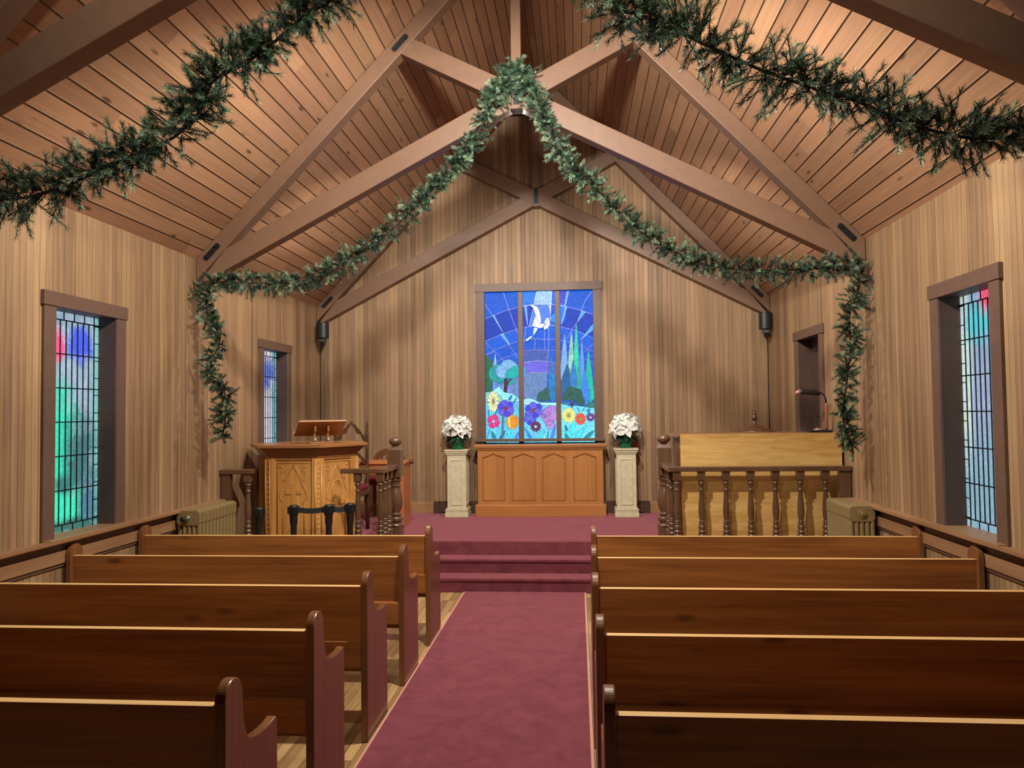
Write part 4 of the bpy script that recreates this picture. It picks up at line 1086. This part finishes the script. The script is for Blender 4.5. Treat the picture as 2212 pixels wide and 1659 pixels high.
# ================================================================ RADIATORS
def radiator(x, y0, y1, s, label, n=11):
    """s = side of the room the radiator faces (+1: towards greater x)"""
    t = thing('radiator', label, 'radiator', (x, (y0 + y1) / 2, 0), 0, 'cast iron radiators by the altar rails')
    L_ = y1 - y0; p = L_ / n; hd = .102; H = .93
    for i in range(n):
        yc = -L_ / 2 + p * (i + .5); a, b = yc - p * .40, yc + p * .40
        mb = MB()
        def lump(z0, z1):
            c = .022
            pr = [(-hd, z0 + c), (-hd, z1 - c), (-hd + c * .4, z1 - c * .3), (-hd + c * 1.2, z1), (hd - c * 1.2, z1), (hd - c * .4, z1 - c * .3), (hd, z1 - c), (hd, z0 + c), (hd - c, z0), (-hd + c, z0)]
            mb.prism([(q[0], a, q[1]) for q in pr], (0, b - a, 0))
        lump(.80, H); lump(.06, .15)
        for k in range(5):
            xx = -hd + .0195 + k * (2 * hd - .039) / 4
            mb.tube([(xx, yc, .13), (xx, yc, .82)], min(.0195, p * .42), 10, cap=False)
        if i in (0, n - 1):
            for q in (-1, 1): mb.prism([(q * .09, yc - .014, 0), (q * .06, yc - .014, 0), (q * .055, yc - .014, .08), (q * .085, yc - .014, .08)], (0, .028, 0))
        mb.build('section', 'bronze', t, bevel=.006)
    mb = MB(); mb.tube([(0, -L_ / 2 + p, .86), (0, L_ / 2 - p, .86)], .03, 12); mb.tube([(0, -L_ / 2 + p, .10), (0, L_ / 2 - p, .10)], .03, 12); mb.build('hub', 'bronze', t)
    ye = -L_ / 2 + p * .08
    if s > 0:
        mb = MB(); mb.tube([(-.005, ye + .01, .86), (-.005, ye - .018, .86)], .026, 8); mb.tube([(-.005, ye - .015, .86), (-.012, ye - .05, .86)], [.014, .018], 12); mb.build('valve', 'chrome', t)
        mb = MB(); mb.tube([(-.012, ye - .048, .86), (-.014, ye - .075, .86)], [.024, .02], 12); mb.build('valve_knob', 'black', t)
    else:
        mb = MB(); mb.tube([(.0, ye + .01, .865), (.0, ye - .008, .865)], .034, 20); mb.tube([(.0, ye - .006, .865), (.0, ye - .02, .865)], [.02, .016], 6); mb.build('plug', 'bronze', t)
radiator(-3.255, 6.155, 6.86, 1, 'bronze painted cast iron radiator against the left wall')
radiator(2.275, 6.385, 6.975, -1, 'bronze painted cast iron radiator against the right wall')

# ================================================================ SPEAKERS
def speaker(x, s, label):
    t = thing('wall_speaker', label, 'speaker', (x, 9.60, 2.70), 0, 'black speakers in the altar corners')
    mb = MB(); pr = [(-.075, .06), (-.075, .0)] + [(-.075 * math.cos(a), -.055 * math.sin(a)) for a in [PI * i / 12 for i in range(1, 12)]] + [(.075, 0), (.075, .06)]
    mb.prism([(a, b, .0) for a, b in pr], (0, 0, .205)); mb.build('cabinet', 'black', t, bevel=.006)
    mb = MB(); mb.prism([(s * .06, .05, .0), (s * .03, -.025, .0), (-s * .045, -.01, .0), (-s * .04, .06, .0), (s * .05, .08, .0)], (0, 0, -.045))
    mb.prism([(s * .05, .06, -.045), (s * .02, -.0, -.045), (-s * .02, .0, -.045), (-s * .02, .05, -.045)], (s * .01, .02, -.05)); mb.tube([(s * .02, .04, -.06), (s * .055, .12, -.07), (s * .062, .2, -.06)], .016, 8); mb.build('bracket', 'black', t)
    cx = (XL if s < 0 else XR) - x; q = -s
    mb = MB(); mb.tube([(q * .02, .03, -.06), (cx + q * .02, YB - 9.60 - .04, -.12), (cx + q * .012, YB - 9.60 - .012, -.3), (cx + q * .016, YB - 9.60 - .012, -.9), (cx + q * .011, YB - 9.60 - .012, -1.5), (cx + q * .014, YB - 9.60 - .03, -2.27)], .0055, 6)
    mb.build('cable', 'black', t)
speaker(-3.275, -1, 'black speaker in the left corner below the rear truss'); speaker(2.335, 1, 'black speaker in the right corner below the rear truss')

# ================================================================ GARLANDS
def resample(pts, step):
    P = [Vector(p) for p in pts]
    # Catmull-Rom
    fine = []
    for i in range(len(P) - 1):
        a, b, c, d = P[max(i - 1, 0)], P[i], P[i + 1], P[min(i + 2, len(P) - 1)]
        for k in range(12):
            t = k / 12
            fine.append(.5 * ((2 * b) + (c - a) * t + (2 * a - 5 * b + 4 * c - d) * t * t + (3 * b - a - 3 * c + d) * t ** 3))
    fine.append(P[-1]); out = [fine[0]]; acc = 0
    for p, q in zip(fine, fine[1:]):
        L_ = (q - p).length; s = step - acc
        while s <= L_: out.append(p.lerp(q, s / L_)); s += step
        acc = (acc + L_) % step
    return out
NEEDLE = ((34, 50, 36), (45, 62, 46), (58, 78, 58), (75, 96, 74), (118, 138, 112))
def garland(pts, label, seed, rad, dens=150, nl=.027, nw=.0023, flat=None, side=0, ns=34):
    rr = random.Random(seed)
    path = resample(pts, .02)
    t = thing('fir_garland', label, 'garland', path[0], 0, 'green fir garlands on the trusses')
    o0 = path[0]
    mb = MB(); mb.tube([p - o0 for p in path[::3]], .007, 6); mb.build('wire_core', 'wire', t)
    verts, faces, cols = [], [], []
    total = len(path) * .02
    N = int(total * dens)
    xmin, xmax = XL + .006, XR - .006
    if side < 0: xmax = XC + .05
    if side > 0: xmin = XC - .05
    gust = [rr.uniform(.75, 1.15) for _ in range(int(total / .12) + 3)]
    for k in range(N + 46):
        s0 = rr.random() if k < N else rr.random() * .35 / total; i = min(len(path) - 2, int(s0 * (len(path) - 1))); base = path[i]
        tan = (path[min(i + 2, len(path) - 1)] - path[max(i - 2, 0)]).normalized()
        a = rr.uniform(0, 2 * PI); u = tan.orthogonal().normalized(); v = tan.cross(u)
        d = u * math.cos(a) + v * math.sin(a)
        if flat is not None and d.y > .1: d.y *= -.5
        d = (d + tan * rr.uniform(-.9, .9)).normalized()
        L_ = rad * rr.choice((.55, .7, .8, .9, 1.0, 1.1)) * gust[int(s0 * total / .12)] * (1.25 if k >= N else 1)
        bend = Vector((rr.uniform(-.3, .3), rr.uniform(-.3, .3), rr.uniform(-.45, .25)))
        shade = rr.choice(NEEDLE)
        st = [base + d * L_ * q + bend * L_ * q * q * .5 for q in (0, .5, 1)]
        for p, q in zip(st, st[1:]):
            s1 = (q - p).cross(Vector((.3, 1, .2))).normalized() * .002
            n0 = len(verts); verts += [p - s1, p + s1, q + s1, q - s1]; faces.append((n0, n0 + 1, n0 + 2, n0 + 3)); cols.append((40, 46, 32))
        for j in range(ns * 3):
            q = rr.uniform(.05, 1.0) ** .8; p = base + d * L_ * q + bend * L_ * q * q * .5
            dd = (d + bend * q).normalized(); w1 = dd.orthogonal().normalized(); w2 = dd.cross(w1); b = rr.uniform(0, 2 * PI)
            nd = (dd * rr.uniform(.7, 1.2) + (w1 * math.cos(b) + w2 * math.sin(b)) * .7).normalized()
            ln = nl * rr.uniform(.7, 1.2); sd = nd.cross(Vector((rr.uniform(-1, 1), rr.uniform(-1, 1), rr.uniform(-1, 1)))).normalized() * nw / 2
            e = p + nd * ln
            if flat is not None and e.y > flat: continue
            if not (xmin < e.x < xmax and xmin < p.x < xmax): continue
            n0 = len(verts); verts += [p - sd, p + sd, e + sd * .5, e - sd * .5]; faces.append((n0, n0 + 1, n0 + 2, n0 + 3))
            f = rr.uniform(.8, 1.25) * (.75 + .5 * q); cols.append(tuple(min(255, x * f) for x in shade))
    for p in verts: p.x = min(max(p.x, xmin), xmax)
    me = bpy.data.meshes.new('fir_sprigs'); me.from_pydata([p - o0 for p in verts], [], faces)
    at = me.attributes.new('Col', 'FLOAT_COLOR', 'CORNER'); buf = []
    for c in cols: buf += [lin(c[0]), lin(c[1]), lin(c[2]), 1] * 4
    at.data.foreach_set('color', buf)
    me.materials.append(MAT['needle'])
    o = bpy.data.objects.new('fir_sprigs', me); C.objects.link(o); o.parent = t
GY = 6.46
gp = lambda L_, y: [atY(u, v, y) for u, v in L_]
garland(gp([(1110, 150), (1080, 190), (1062, 225), (1030, 290), (990, 345), (940, 405), (890, 455), (830, 510), (760, 560), (690, 597), (620, 612), (540, 612), (470, 610), (446, 630), (450, 683), (476, 728), (463, 769), (452, 803), (482, 832), (486, 874), (486, 911), (478, 950)], GY),
        'fir garland draped from the second truss peak down to the left wall', 21, .125, 190, flat=6.55, side=-1)
garland(gp([(1108, 150), (1140, 190), (1162, 225), (1190, 290), (1225, 350), (1290, 410), (1340, 460), (1400, 512), (1470, 550), (1540, 575), (1620, 583), (1720, 583), (1800, 577), (1848, 578), (1856, 620), (1835, 680), (1838, 740), (1832, 800), (1826, 850), (1820, 900), (1835, 945), (1845, 985)], GY),
        'fir garland draped from the second truss peak down to the right wall', 22, .125, 190, flat=6.55, side=1)
GY2 = 3.24
garland([Vector((-.52, GY2, 4.62)), Vector((-.8, GY2, 4.15))] + gp([(740, -30), (660, 30), (600, 85), (525, 140), (460, 175), (430, 245), (370, 300), (300, 330), (220, 362), (150, 400), (60, 425), (0, 428)], GY2) + [Vector((-3.05, GY2, 2.83)), Vector((-3.30, GY2, 2.80)), Vector((-3.30, GY2, 2.5)), Vector((-3.28, GY2, 2.0))],
        'fir garland across the upper left, hung on the nearest truss', 23, .16, 260, flat=3.33, side=-1)
garland([Vector((-.46, GY2, 4.62)), Vector((-.2, GY2, 4.15))] + gp([(1310, -10), (1380, 30), (1450, 62), (1530, 100), (1600, 132), (1680, 165), (1760, 190), (1830, 210), (1900, 240), (1960, 268), (2050, 290), (2120, 300), (2212, 290)], GY2) + [Vector((2.1, GY2, 2.86)), Vector((2.30, GY2, 2.84)), Vector((2.32, GY2, 2.5)), Vector((2.31, GY2, 2.0))],
        'fir garland across the upper right, hung on the nearest truss', 24, .16, 260, flat=3.33, side=1)
